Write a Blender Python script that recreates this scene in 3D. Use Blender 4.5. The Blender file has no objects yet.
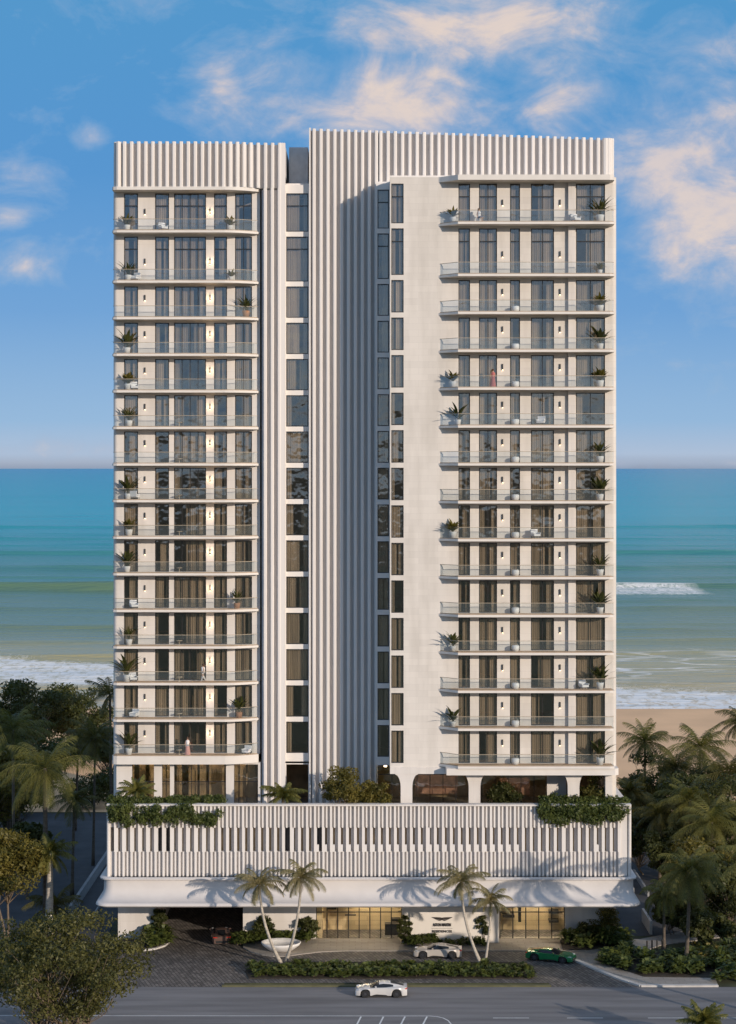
import bpy, math, random
import numpy as np
from mathutils import Vector, Matrix
R = random.Random(7)
F, H, CX, CY = 1904.0, 45.7, 368.0, 468.0
SC = bpy.context.scene
COL = SC.collection
def X(px, D): return (px - CX) * D / F
def Zp(py, D): return H - (py - CY) * D / F
def G(px, py, z=0.0):
    D = F * (H - z) / (py - CY)
    return Vector(((px - CX) * D / F, D, z))

# ------------------------------------------------------------------ materials
MATS = {}
def newmat(name):
    m = bpy.data.materials.new(name); m.use_nodes = True
    nt = m.node_tree; nt.nodes.clear()
    out = nt.nodes.new('ShaderNodeOutputMaterial')
    MATS[name] = m
    return m, nt, out
def N(nt, t, **kw):
    n = nt.nodes.new(t)
    for k, v in kw.items():
        if k.startswith('i_'):
            n.inputs[k[2:].replace('_', ' ')].default_value = v
        else: setattr(n, k, v)
    return n
def L(nt, a, b): nt.links.new(a, b)
def c4(c): return (c[0], c[1], c[2], 1.0)
def mathn(nt, op, a, b=None, c=None, clamp=False):
    n = nt.nodes.new('ShaderNodeMath'); n.operation = op; n.use_clamp = clamp
    for i, v in enumerate((a, b, c)):
        if v is None: continue
        if isinstance(v, (int, float)): n.inputs[i].default_value = v
        else: nt.links.new(v, n.inputs[i])
    return n.outputs[0]
def mixc(nt, f, a, b, mode='MIX'):
    n = nt.nodes.new('ShaderNodeMix'); n.data_type = 'RGBA'; n.blend_type = mode
    def s(i, v):
        if isinstance(v, (int, float)): n.inputs[i].default_value = v
        elif isinstance(v, tuple): n.inputs[i].default_value = c4(v)
        else: nt.links.new(v, n.inputs[i])
    s(0, f); s(6, a); s(7, b)
    return n.outputs[2]
def ramp(nt, src, stops, interp='LINEAR'):
    n = nt.nodes.new('ShaderNodeValToRGB'); cr = n.color_ramp; cr.interpolation = interp
    while len(cr.elements) > 1: cr.elements.remove(cr.elements[-1])
    cr.elements[0].position = stops[0][0]; cr.elements[0].color = c4(stops[0][1])
    for p, c in stops[1:]:
        e = cr.elements.new(p); e.color = c4(c)
    nt.links.new(src, n.inputs[0])
    return n.outputs[0]
def solid(name, col, rough=0.6, metal=0.0, var=0.12, scale=1.5, bump=0.0, spec=0.5, coat=0.0, emit=None, es=0.0, vs=None):
    m, nt, out = newmat(name)
    b = N(nt, 'ShaderNodeBsdfPrincipled')
    b.inputs['Roughness'].default_value = rough; b.inputs['Metallic'].default_value = metal
    b.inputs['Specular IOR Level'].default_value = spec; b.inputs['Coat Weight'].default_value = coat
    g = N(nt, 'ShaderNodeNewGeometry')
    mp = N(nt, 'ShaderNodeMapping'); L(nt, g.outputs['Position'], mp.inputs[0])
    if vs: mp.inputs['Scale'].default_value = vs
    n1 = N(nt, 'ShaderNodeTexNoise'); n1.inputs['Scale'].default_value = scale; n1.inputs['Detail'].default_value = 5
    L(nt, mp.outputs[0], n1.inputs[0])
    c = ramp(nt, n1.outputs['Fac'], [(0.3, tuple(x * (1 - var) for x in col)), (0.7, tuple(min(1, x * (1 + var)) for x in col))])
    L(nt, c, b.inputs['Base Color'])
    if bump:
        bp = N(nt, 'ShaderNodeBump'); bp.inputs['Strength'].default_value = bump; bp.inputs['Distance'].default_value = 0.05
        n2 = N(nt, 'ShaderNodeTexNoise'); n2.inputs['Scale'].default_value = scale * 8; n2.inputs['Detail'].default_value = 6
        L(nt, g.outputs['Position'], n2.inputs[0]); L(nt, n2.outputs['Fac'], bp.inputs['Height']); L(nt, bp.outputs[0], b.inputs['Normal'])
    if emit:
        b.inputs['Emission Color'].default_value = c4(emit); b.inputs['Emission Strength'].default_value = es
    L(nt, b.outputs[0], out.inputs[0])
    return m
def cladding(name, col, bw, bh, dark=0.9, var=0.05):
    """plaster or stone panels with fine joints, laid in the X-Z plane"""
    m, nt, out = newmat(name)
    b = N(nt, 'ShaderNodeBsdfPrincipled'); b.inputs['Roughness'].default_value = 0.75
    g = N(nt, 'ShaderNodeNewGeometry'); s = N(nt, 'ShaderNodeSeparateXYZ'); L(nt, g.outputs['Position'], s.inputs[0])
    cm = N(nt, 'ShaderNodeCombineXYZ')
    L(nt, mathn(nt, 'ADD', s.outputs[0], s.outputs[1]), cm.inputs[0]); L(nt, s.outputs[2], cm.inputs[1])
    br = N(nt, 'ShaderNodeTexBrick'); br.offset = 0.0 if bw < 0 else 0.5
    br.inputs['Scale'].default_value = 1.0; br.inputs['Brick Width'].default_value = abs(bw); br.inputs['Row Height'].default_value = bh
    br.inputs['Mortar Size'].default_value = 0.012; br.inputs['Mortar Smooth'].default_value = 0.3
    br.inputs['Color1'].default_value = c4(tuple(x * (1 - var) for x in col)); br.inputs['Color2'].default_value = c4(tuple(min(1, x * (1 + var)) for x in col))
    br.inputs['Mortar'].default_value = c4(tuple(x * dark for x in col))
    L(nt, cm.outputs[0], br.inputs[0])
    mp = N(nt, 'ShaderNodeMapping'); mp.inputs['Scale'].default_value = (1, 1, 0.18); L(nt, g.outputs['Position'], mp.inputs[0])
    n1 = N(nt, 'ShaderNodeTexNoise'); n1.inputs['Scale'].default_value = 0.9; n1.inputs['Detail'].default_value = 6; L(nt, mp.outputs[0], n1.inputs[0])
    w = ramp(nt, n1.outputs['Fac'], [(0.32, (0.87, 0.865, 0.855)), (0.6, (1, 1, 1))])
    L(nt, mixc(nt, 1.0, br.outputs['Color'], w, 'MULTIPLY'), b.inputs['Base Color'])
    L(nt, b.outputs[0], out.inputs[0])
    return m
def pavers(name, c1, c2, mort, bw, bh, rot=0.0, wear=0.25):
    m, nt, out = newmat(name)
    b = N(nt, 'ShaderNodeBsdfPrincipled'); b.inputs['Roughness'].default_value = 0.7
    g = N(nt, 'ShaderNodeNewGeometry'); mp = N(nt, 'ShaderNodeMapping'); mp.inputs['Rotation'].default_value = (0, 0, rot)
    L(nt, g.outputs['Position'], mp.inputs[0])
    br = N(nt, 'ShaderNodeTexBrick')
    br.inputs['Scale'].default_value = 1.0; br.inputs['Brick Width'].default_value = bw; br.inputs['Row Height'].default_value = bh
    br.inputs['Mortar Size'].default_value = 0.03; br.inputs['Color1'].default_value = c4(c1); br.inputs['Color2'].default_value = c4(c2); br.inputs['Mortar'].default_value = c4(mort)
    L(nt, mp.outputs[0], br.inputs[0])
    n1 = N(nt, 'ShaderNodeTexNoise'); n1.inputs['Scale'].default_value = 0.35; n1.inputs['Detail'].default_value = 7; L(nt, g.outputs['Position'], n1.inputs[0])
    w = ramp(nt, n1.outputs['Fac'], [(0.3, (1 - wear,) * 3), (0.7, (1 + 0, ) * 3)])
    L(nt, mixc(nt, 1.0, br.outputs['Color'], w, 'MULTIPLY'), b.inputs['Base Color'])
    bp = N(nt, 'ShaderNodeBump'); bp.inputs['Strength'].default_value = 0.6; bp.inputs['Distance'].default_value = 0.03; bp.invert = True
    L(nt, br.outputs['Fac'], bp.inputs['Height']); L(nt, bp.outputs[0], b.inputs['Normal'])
    L(nt, b.outputs[0], out.inputs[0])
    return m
def glass(name, tint, refl, rough=0.02, milky=0.0, mcol=(0.7, 0.8, 0.85)):
    m, nt, out = newmat(name)
    t = N(nt, 'ShaderNodeBsdfTransparent'); t.inputs[0].default_value = c4(tint)
    gl = N(nt, 'ShaderNodeBsdfGlossy'); gl.inputs['Roughness'].default_value = rough; gl.inputs[0].default_value = (0.90, 0.98, 1, 1)
    if name == 'window_glass':
        gg = N(nt, 'ShaderNodeNewGeometry'); nn_ = N(nt, 'ShaderNodeTexNoise'); nn_.inputs['Scale'].default_value = 0.7; L(nt, gg.outputs['Position'], nn_.inputs[0])
        bp = N(nt, 'ShaderNodeBump'); bp.inputs['Strength'].default_value = 0.35; bp.inputs['Distance'].default_value = 0.12; L(nt, nn_.outputs['Fac'], bp.inputs['Height']); L(nt, bp.outputs[0], gl.inputs['Normal'])
    lw = N(nt, 'ShaderNodeLayerWeight'); lw.inputs[0].default_value = 0.35
    f = mathn(nt, 'MULTIPLY_ADD', lw.outputs['Facing'], 0.5, refl, clamp=True)
    mx = N(nt, 'ShaderNodeMixShader'); L(nt, f, mx.inputs[0]); L(nt, t.outputs[0], mx.inputs[1]); L(nt, gl.outputs[0], mx.inputs[2])
    last = mx
    if milky:
        d = N(nt, 'ShaderNodeBsdfDiffuse'); d.inputs[0].default_value = c4(mcol)
        m2 = N(nt, 'ShaderNodeMixShader'); m2.inputs[0].default_value = milky
        L(nt, mx.outputs[0], m2.inputs[1]); L(nt, d.outputs[0], m2.inputs[2]); last = m2
    L(nt, last.outputs[0], out.inputs[0])
    return m
def leafmat(name, dark, light, scale=0.6, trans=0.35, rough=0.5):
    m, nt, out = newmat(name)
    g = N(nt, 'ShaderNodeNewGeometry')
    n1 = N(nt, 'ShaderNodeTexNoise'); n1.inputs['Scale'].default_value = scale; n1.inputs['Detail'].default_value = 3; L(nt, g.outputs['Position'], n1.inputs[0])
    n2 = N(nt, 'ShaderNodeTexNoise'); n2.inputs['Scale'].default_value = 9.0; n2.inputs['Detail'].default_value = 1; L(nt, g.outputs['Position'], n2.inputs[0])
    s = mathn(nt, 'ADD', mathn(nt, 'MULTIPLY', n1.outputs['Fac'], 0.55), mathn(nt, 'MULTIPLY', n2.outputs['Fac'], 0.45))
    c = ramp(nt, s, [(0.36, dark), (0.62, light)])
    d = N(nt, 'ShaderNodeBsdfPrincipled'); d.inputs['Roughness'].default_value = rough; L(nt, c, d.inputs['Base Color']); d.inputs['Specular IOR Level'].default_value = 0.35
    t = N(nt, 'ShaderNodeBsdfTranslucent'); L(nt, mixc(nt, 1.0, c, (1.15, 1.1, 0.5), 'MULTIPLY'), t.inputs[0])
    mx = N(nt, 'ShaderNodeMixShader'); mx.inputs[0].default_value = trans
    L(nt, d.outputs[0], mx.inputs[1]); L(nt, t.outputs[0], mx.inputs[2]); L(nt, mx.outputs[0], out.inputs[0])
    return m

M_wall = cladding('plaster_wall', (0.74, 0.69, 0.64), 3.0, 1.78, 0.86, 0.02)
M_stone = cladding('stone_panels', (0.72, 0.67, 0.61), 1.8, 0.6, 0.88, 0.035)
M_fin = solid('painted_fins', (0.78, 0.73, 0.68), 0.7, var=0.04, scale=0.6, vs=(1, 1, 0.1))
M_groove = solid('groove_panels', (0.58, 0.555, 0.54), 0.8, var=0.04, scale=0.6)  # greyer than the fins: shade between them is put into the colour
M_slab = solid('slab_edge', (0.74, 0.69, 0.63), 0.7, var=0.05, scale=0.8)
M_deck = solid('timber_deck', (0.52, 0.30, 0.15), 0.6, var=0.2, scale=3)
M_frame = solid('dark_bronze_frame', (0.045, 0.042, 0.04), 0.35, 0.4, var=0.1)
M_pane = glass('window_glass', (0.94, 0.93, 0.89), 0.125)
M_rail = glass('rail_glass', (0.91, 0.95, 0.96), 0.06, 0.03, 0.04)
M_toprail = solid('rail_metal', (0.40, 0.33, 0.24), 0.65, 0.0)
M_curtain = solid('linen_curtain', (0.345, 0.275, 0.215), 0.9, var=0.34, scale=0.30, vs=(6, 1, 0.3))
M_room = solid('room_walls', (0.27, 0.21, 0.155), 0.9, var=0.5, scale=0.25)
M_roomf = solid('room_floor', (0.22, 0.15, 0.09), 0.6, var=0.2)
M_mech = solid('grey_plant_screen', (0.58, 0.60, 0.62), 0.6, var=0.1)
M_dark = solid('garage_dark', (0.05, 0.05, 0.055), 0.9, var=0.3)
M_brown = solid('garage_panels', (0.34, 0.25, 0.15), 0.8, var=0.35, scale=0.8)
M_lamp = solid('lamp_body', (0.05, 0.05, 0.05), 0.5)
M_glow = solid('lamp_glow', (0.9, 0.8, 0.6), 0.5, emit=(1, 0.72, 0.42), es=6)
M_glow2 = solid('lamp_glow_soft', (0.9, 0.85, 0.75), 0.5, emit=(1, 0.85, 0.65), es=1.2)
M_wood = cladding('lobby_wood', (0.62, 0.48, 0.29), 2.4, 0.45, 0.5, 0.12)
M_asph = solid('asphalt', (0.19, 0.182, 0.18), 0.85, var=0.26, scale=0.7, bump=0.3, vs=(0.12, 1, 1))
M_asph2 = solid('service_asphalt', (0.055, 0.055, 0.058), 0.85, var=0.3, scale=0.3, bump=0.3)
M_pav = pavers('dark_cobbles', (0.11, 0.098, 0.088), (0.25, 0.22, 0.195), (0.03, 0.028, 0.025), 0.6, 0.32, 1.25)
M_pav2 = pavers('pale_plaza_paving', (0.36, 0.32, 0.28), (0.41, 0.37, 0.32), (0.28, 0.25, 0.22), 1.2, 0.6, 0.0, 0.15)
M_kerb = solid('kerb_concrete', (0.55, 0.52, 0.48), 0.8, var=0.12)
M_gkerb = solid('mossy_kerb', (0.115, 0.11, 0.055), 0.9, var=0.2)
M_paint = solid('road_paint', (0.72, 0.72, 0.70), 0.7, var=0.15, scale=2)
M_soil = solid('planting_soil', (0.05, 0.038, 0.026), 0.95, var=0.4, scale=2)
M_grass = solid('rough_ground', (0.055, 0.06, 0.025), 0.95, var=0.5, scale=0.4)
M_sand = solid('beach_sand', (0.90, 0.53, 0.27), 0.9, var=0.10, scale=0.08, bump=0.2)
M_trunk = solid('palm_trunk', (0.46, 0.41, 0.34), 0.9, var=0.25, scale=2, vs=(1, 1, 5))
M_bark = solid('bark', (0.17, 0.125, 0.085), 0.9, var=0.3, scale=3)
M_dtrunk = solid('palm_trunk_old', (0.12, 0.095, 0.07), 0.9, var=0.3, scale=2, vs=(1, 1, 4))
M_palm = leafmat('palm_leaf', (0.061, 0.078, 0.019), (0.240, 0.219, 0.059), 0.5)
M_palmd = leafmat('palm_leaf_dark', (0.055, 0.061, 0.020), (0.176, 0.153, 0.041), 0.5)
M_palmf = leafmat('palm_leaf_pale', (0.116, 0.118, 0.053), (0.370, 0.307, 0.167), 0.8)
M_leaf = leafmat('tree_leaf', (0.061, 0.066, 0.014), (0.238, 0.190, 0.042), 0.7)
M_leafd = leafmat('tree_leaf_dark', (0.034, 0.047, 0.015), (0.097, 0.103, 0.029), 0.5)
M_leafo = leafmat('tree_leaf_front', (0.038, 0.046, 0.012), (0.163, 0.151, 0.044), 0.8)
M_leafy = leafmat('tree_leaf_olive', (0.060, 0.068, 0.015), (0.240, 0.217, 0.060), 0.8)
M_shrub = leafmat('shrub_leaf', (0.033, 0.055, 0.015), (0.146, 0.172, 0.044), 1.5)
M_shruby = leafmat('shrub_leaf_yellow', (0.10, 0.10, 0.02), (0.32, 0.26, 0.08), 1.5)
M_pot = solid('pot_white', (0.78, 0.76, 0.73), 0.5)
M_terra = solid('pot_terracotta', (0.42, 0.2, 0.1), 0.7)
M_tyre = solid('rubber', (0.02, 0.02, 0.02), 0.8)
M_rim = solid('alloy', (0.18, 0.18, 0.19), 0.3, 0.8)
M_cglass = solid('car_glass', (0.015, 0.018, 0.022), 0.15, spec=0.5)
M_trim = solid('car_trim', (0.02, 0.02, 0.02), 0.4)
M_silver = solid('paint_silver', (0.70, 0.68, 0.65), 0.22, 0.15, var=0.01, coat=0.6)
M_champ = solid('paint_champagne', (0.62, 0.56, 0.49), 0.25, 0.2, var=0.01, coat=0.6)
M_green = solid('paint_green', (0.02, 0.24, 0.08), 0.18, 0.3, var=0.01, coat=0.9)
M_brownp = solid('paint_bronze', (0.16, 0.10, 0.08), 0.3, 0.3, var=0.01, coat=0.5)
M_head = solid('headlight_lens', (0.7, 0.7, 0.72), 0.1)
M_tail = solid('taillight', (0.5, 0.03, 0.02), 0.2, emit=(1, 0.08, 0.04), es=0.08)
M_seat = solid('tan_seats', (0.30, 0.17, 0.08), 0.7)
M_skin = solid('skin', (0.50, 0.31, 0.22), 0.6)
M_hair = solid('hair', (0.09, 0.045, 0.025), 0.7)
M_white = solid('white_cloth', (0.75, 0.73, 0.72), 0.8)
M_pink = solid('pink_cloth', (0.66, 0.33, 0.28), 0.8)
M_red = solid('red_cloth', (0.45, 0.14, 0.13), 0.8)
M_blue = solid('blue_cloth', (0.10, 0.15, 0.24), 0.8)
M_sign = solid('bronze_letters', (0.05, 0.04, 0.035), 0.4, 0.3)

# ------------------------------------------------------------------ mesh helpers
class MB:
    def __init__(s): s.v = []; s.f = []; s.mi = []; s.m = 0
    def add(s, vs, fs):
        o = len(s.v); s.v += [tuple(v) for v in vs]
        for f in fs: s.f.append(tuple(i + o for i in f)); s.mi.append(s.m)
    def box(s, x0, x1, y0, y1, z0, z1):
        if x1 < x0: x0, x1 = x1, x0
        if y1 < y0: y0, y1 = y1, y0
        s.add([(x0,y0,z0),(x1,y0,z0),(x1,y1,z0),(x0,y1,z0),(x0,y0,z1),(x1,y0,z1),(x1,y1,z1),(x0,y1,z1)],
              [(0,3,2,1),(4,5,6,7),(0,1,5,4),(1,2,6,5),(2,3,7,6),(3,0,4,7)])
    def prism(s, pts, z0, z1):
        """vertical prism over a plan outline (counter-clockwise); z0/z1 numbers or lists"""
        n = len(pts)
        a = [z0] * n if isinstance(z0, (int, float)) else z0
        b = [z1] * n if isinstance(z1, (int, float)) else z1
        vs = [(p[0], p[1], a[i]) for i, p in enumerate(pts)] + [(p[0], p[1], b[i]) for i, p in enumerate(pts)]
        fs = [tuple(range(n - 1, -1, -1)), tuple(range(n, 2 * n))]
        fs += [(i, (i + 1) % n, n + (i + 1) % n, n + i) for i in range(n)]
        s.add(vs, fs)
    def tube(s, pts, rad, n=8, cap=True):
        pts = [Vector(p) for p in pts]
        if isinstance(rad, (int, float)): rad = [rad] * len(pts)
        rings = []
        for i, p in enumerate(pts):
            d = (pts[min(i + 1, len(pts) - 1)] - pts[max(i - 1, 0)]).normalized()
            u = d.orthogonal().normalized() if abs(d.z) < 0.95 else Vector((1, 0, 0)) - d * d.x
            u.normalize(); w = d.cross(u)
            rings.append([p + (u * math.cos(2*math.pi*k/n) + w * math.sin(2*math.pi*k/n)) * rad[i] for k in range(n)])
        vs = [v for r in rings for v in r]; fs = []
        for i in range(len(pts) - 1):
            for k in range(n):
                fs.append((i*n+k, i*n+(k+1) % n, (i+1)*n+(k+1) % n, (i+1)*n+k))
        if cap: fs += [tuple(range(n - 1, -1, -1)), tuple(range((len(pts)-1)*n, len(pts)*n))]
        s.add(vs, fs)
    def lathe(s, prof, n=16, c=(0, 0, 0)):
        vs = []; fs = []
        for r, z in prof:
            for k in range(n): vs.append((c[0] + r*math.cos(2*math.pi*k/n), c[1] + r*math.sin(2*math.pi*k/n), c[2] + z))
        for i in range(len(prof) - 1):
            for k in range(n): fs.append((i*n+k, i*n+(k+1) % n, (i+1)*n+(k+1) % n, (i+1)*n+k))
        s.add(vs, fs)
    def mesh(s, name, mats):
        me = bpy.data.meshes.new(name); me.from_pydata(s.v, [], s.f)
        if not isinstance(mats, (list, tuple)): mats = [mats]
        for m in mats: me.materials.append(m)
        if len(mats) > 1: me.polygons.foreach_set('material_index', s.mi)
        me.update(); return me
    def build(s, name, mats, parent=None, smooth=False, loc=None):
        me = s.mesh(name, mats)
        if smooth: me.shade_smooth()
        return link(name, me, parent, loc)
def link(name, me, parent=None, loc=None):
    o = bpy.data.objects.new(name, me); COL.objects.link(o)
    if parent: o.parent = parent
    if loc is not None: o.location = loc
    return o
def tag(o, label=None, cat=None, group=None, kind=None):
    if label: o['label'] = label
    if cat: o['category'] = cat
    if group: o['group'] = group
    if kind: o['kind'] = kind
    return o
def empty(name, loc=(0, 0, 0), rz=0.0):
    o = bpy.data.objects.new(name, None); COL.objects.link(o); o.location = loc; o.rotation_euler = (0, 0, rz)
    o.empty_display_size = 0.3
    return o
def copy_tree(o, parent=None):
    c = o.copy(); COL.objects.link(c)
    if parent: c.parent = parent
    for ch in list(o.children): copy_tree(ch, c)
    return c
def sheet(name, pts, z, mat, label=None, cat=None, kind='structure', thick=0.0):
    mb = MB()
    if thick: mb.prism(pts, z - thick, z)
    else: mb.add([(p[0], p[1], z) for p in pts], [tuple(range(len(pts)))])
    o = mb.build(name, mat)
    if kind: o['kind'] = kind
    tag(o, label, cat)
    return o
def ccw(pts):
    a = sum(pts[i][0]*pts[(i+1) % len(pts)][1] - pts[(i+1) % len(pts)][0]*pts[i][1] for i in range(len(pts)))
    return pts if a > 0 else pts[::-1]
def gpoly(pp, z=0.0): return ccw([(G(a, b, z).x, G(a, b, z).y) for a, b in pp])
ORD = ['top', 'second', 'third', 'fourth', 'fifth', 'sixth', 'seventh', 'eighth', 'ninth', 'tenth', 'eleventh', 'twelfth', 'thirteenth', 'fourteenth', 'lowest']
def bal(r): return 'top balcony' if r == 0 else ('lowest balcony' if r == 14 else ORD[r] + ' balcony from the top')

# ------------------------------------------------------------------ levels
ZF = [17.65 + 3.562 * k for k in range(14)] + [68.85]       # floor k
ZT = ZF[1:] + [73.1]                                        # slab above
DL, DLE = 187.0, 185.3     # left wall, left balcony edge
DR, DRE = 180.6, 178.9     # right wall, right balcony edge
DF = 186.3                 # central fins
TER = 12.4
tower = tag(empty('apartment_tower', (0, 190, 0)), 'tall white residential tower with vertical fins, glass balconies and ribbed podium beside the beach', 'building')
def part(mb, name, mats, parent=tower, smooth=False):
    o = mb.build(name, mats, None, smooth)
    o.parent = parent
    o.matrix_parent_inverse = Matrix.Translation(-parent.location) if parent is tower else Matrix.Identity(4)
    return o

def wall_grid(mb, x0, x1, y0, y1, zb, zt, cols, rows):
    xs = x0
    for a, b in cols:
        if a - xs > 0.01: mb.box(xs, a, y0, y1, zb, zt)
        z = zb
        for c, d in rows:
            if c - z > 0.01: mb.box(a, b, y0, y1, z, c)
            z = d
        if zt - z > 0.01: mb.box(a, b, y0, y1, z, zt)
        xs = b
    if x1 - xs > 0.01: mb.box(xs, x1, y0, y1, zb, zt)

ROWS = [(ZF[k] + 0.06, ZT[k] - 0.42) for k in range(15)]
colsL = [(X(a, DL), X(b, DL)) for a, b in ((124, 138), (155, 169), (174, 206), (214, 227), (235, 252))]
colsR = [(X(a, DR), X(b, DR)) for a, b in ((458.5, 470), (479, 497), (510, 520), (531, 554), (576, 605))]
colB = [(X(391.3, DR), X(403.6, DR))]
colA = [(X(377.5, 184.5), X(389, 184.5))]
colC = [(X(286.2, DL), X(308.3, DL))]
XL0, XL1 = X(117, DL), X(260, DL)
# left wing wall
mb = MB()
wall_grid(mb, XL0, XL1, DL, DL + 0.35, ZF[0], 73.3, colsL, ROWS)
mb.lathe([(0, 0), (0.42, 0), (0.42, 73.3 - TER), (0, 73.3 - TER)], 20, (XL0 + 0.03, DL + 0.42, TER))
mb.box(XL0 - 0.38, XL0, DL + 0.42, 205, TER, 76.5)                       # side
mb.box(XL0, X(262, DL), DL + 0.36, 205, 73.3, 73.8)                      # roof
mb.box(XL0, 23.2, 205, 205.3, TER, 76.5)                                 # rear
part(mb, 'left_wing_wall', M_wall)
mb = MB()
wall_grid(mb, colC[0][0] - 0.45, colC[0][1] + 0.12, DL, DL + 0.35, TER, 73.5, colC, [(TER + 0.3, 16.6)] + ROWS)
mb.box(X(280.6, DF), X(285.2, DF), DF - 0.1, DL - 0.003, TER, 77.5)
mb.box(X(309.1, DF), X(310.6, DF), DF, DL - 0.003, TER, 79.0)
mb.box(X(281, DL), X(309, DL), DL + 0.36, 205, 73.5, 73.7)
part(mb, 'stair_bay_wall', M_fin)
# right wing wall
mb = MB()
x0 = X(390, DR)
wall_grid(mb, x0, X(612, DR), DR, DR + 0.35, 16.9, 73.3, colB + colsR, ROWS)
mb.lathe([(0, 0), (0.42, 0), (0.42, 73.3 - 16.9), (0, 73.3 - 16.9)], 20, (X(612, DR) + 0.03, DR + 0.42, 16.9))
mb.box(X(612, DR) + 0.03, X(612, DR) + 0.45, DR + 0.42, 205, TER, 73.29)
mb.box(x0, x0 + 0.3, DR + 0.353, 184.5, 16.9, 73.3)
part(mb, 'right_wing_wall', M_stone)
mb = MB()
mb.box(X(568, DR), X(575, DR), DR - 0.35, DR - 0.003, 17.7, 73.2)
part(mb, 'pilaster', M_wall)
mb = MB()
wall_grid(mb, X(376, 184.5), x0 + 0.3, 184.503, 184.8, 16.9, 73.3, colA, ROWS)
mb.box(X(376, 184.5), X(376, 184.5) + 0.25, 184.803, DF + 0.5, 16.9, 73.3)
mb.box(X(376, 184.5), x0, 184.81, 205, 73.3, 73.5); mb.box(x0 + 0.001, X(612, DR), DR + 0.36, 205, 73.3, 73.5)
part(mb, 'corner_bay_wall', M_fin)
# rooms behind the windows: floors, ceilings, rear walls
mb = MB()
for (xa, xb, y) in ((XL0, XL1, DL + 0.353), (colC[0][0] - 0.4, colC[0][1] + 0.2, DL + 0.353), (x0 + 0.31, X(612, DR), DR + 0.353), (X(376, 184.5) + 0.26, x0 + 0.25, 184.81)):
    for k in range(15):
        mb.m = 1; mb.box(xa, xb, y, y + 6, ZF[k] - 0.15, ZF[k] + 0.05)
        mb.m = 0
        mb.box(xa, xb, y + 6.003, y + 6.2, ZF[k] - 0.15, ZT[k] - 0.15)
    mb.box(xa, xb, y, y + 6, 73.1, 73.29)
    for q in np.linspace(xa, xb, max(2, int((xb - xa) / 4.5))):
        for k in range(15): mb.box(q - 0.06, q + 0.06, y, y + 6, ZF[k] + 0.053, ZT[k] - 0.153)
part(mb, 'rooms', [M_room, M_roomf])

# windows ----------------------------------------------------------
CUR = {}
def window_meshes(w, h, kind, var):
    key = (round(w, 2), round(h, 2), kind, var)
    if key in CUR: return CUR[key]
    f = MB(); t = 0.09; y0, y1 = -0.02, 0.10
    f.box(0, t, y0, y1, 0, h); f.box(w - t, w, y0, y1, 0, h); f.box(t, w - t, y0, y1, 0, t); f.box(t, w - t, y0, y1, h - t, h)
    nm = 3 if w > 2.6 else (1 if w > 1.5 else 0)
    if kind == 'picture_window': nm = 0
    if kind == 'wide': nm = 1
    for i in range(nm):
        c = w * (i + 1) / (nm + 1); f.box(c - 0.035, c + 0.035, y0 + 0.01, y1 - 0.01, t, h - t)
    if h > 3.4: f.box(t, w - t, y0 + 0.005, y1 - 0.005, h - 1.28, h - 1.18)
    p = MB(); p.box(t * 0.5, w - t * 0.5, 0.035, 0.045, t * 0.5, h - t * 0.5)
    c = MB(); rr = random.Random(int(w * 100) + var * 77 + len(kind) * 13)
    spans = [[(0.0, 0.45), (0.62, 1.0)], [(0.0, 0.3), (0.7, 1.0)], [(0.0, 1.0)], [(0.35, 1.0)], [(0.0, 0.22)], [(0.0, 0.62), (0.8, 1.0)]][var]
    for a, b in spans:
        xa, xb = t + a * (w - 2 * t), t + b * (w - 2 * t); n = max(4, int((xb - xa) / 0.055))
        ph = rr.random() * 6
        vs = []
        for i in range(n + 1):
            x = xa + (xb - xa) * i / n; yy = 0.24 + 0.04 * math.sin(x * 30 + ph) + 0.03 * math.sin(x * 9.3 + ph * 2)
            vs += [(x, yy, 0.04), (x, yy, h - 0.05)]
        c.add(vs, [(2*i, 2*i+2, 2*i+3, 2*i+1) for i in range(n)])
    r = (f.mesh('window_frame', M_frame), p.mesh('pane', M_pane), c.mesh('curtain', M_curtain))
    r[2].shade_smooth()
    CUR[key] = r
    return r
def place_window(name, xa, xb, za, zb, y, kind='n'):
    fr, pn, cu = window_meshes(xb - xa, zb - za, kind, R.choice([0, 0, 1, 2, 2, 3, 4, 5]))
    o = link(name, fr, tower); o.location = Vector((xa, y, za)) - tower.location
    link('pane', pn, o); link('curtain', cu, o)
for k in range(15):
    za, zb = ROWS[k]
    for i, (a, b) in enumerate(colsL): place_window('sliding_door' if i == 2 else 'window', a, b, za, zb, DL + 0.12)
    for i, (a, b) in enumerate(colsR): place_window('window' if i in (0, 2) else 'sliding_door', a, b, za, zb, DR + 0.12, 'wide' if i == 4 else 'n')
    place_window('picture_window', *colB[0], za, zb, DR + 0.12, 'picture_window')
    place_window('picture_window', *colA[0], za, zb, 184.6, 'picture_window')
    place_window('picture_window', *colC[0], za, zb, DL + 0.1, 'picture_window')

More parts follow.
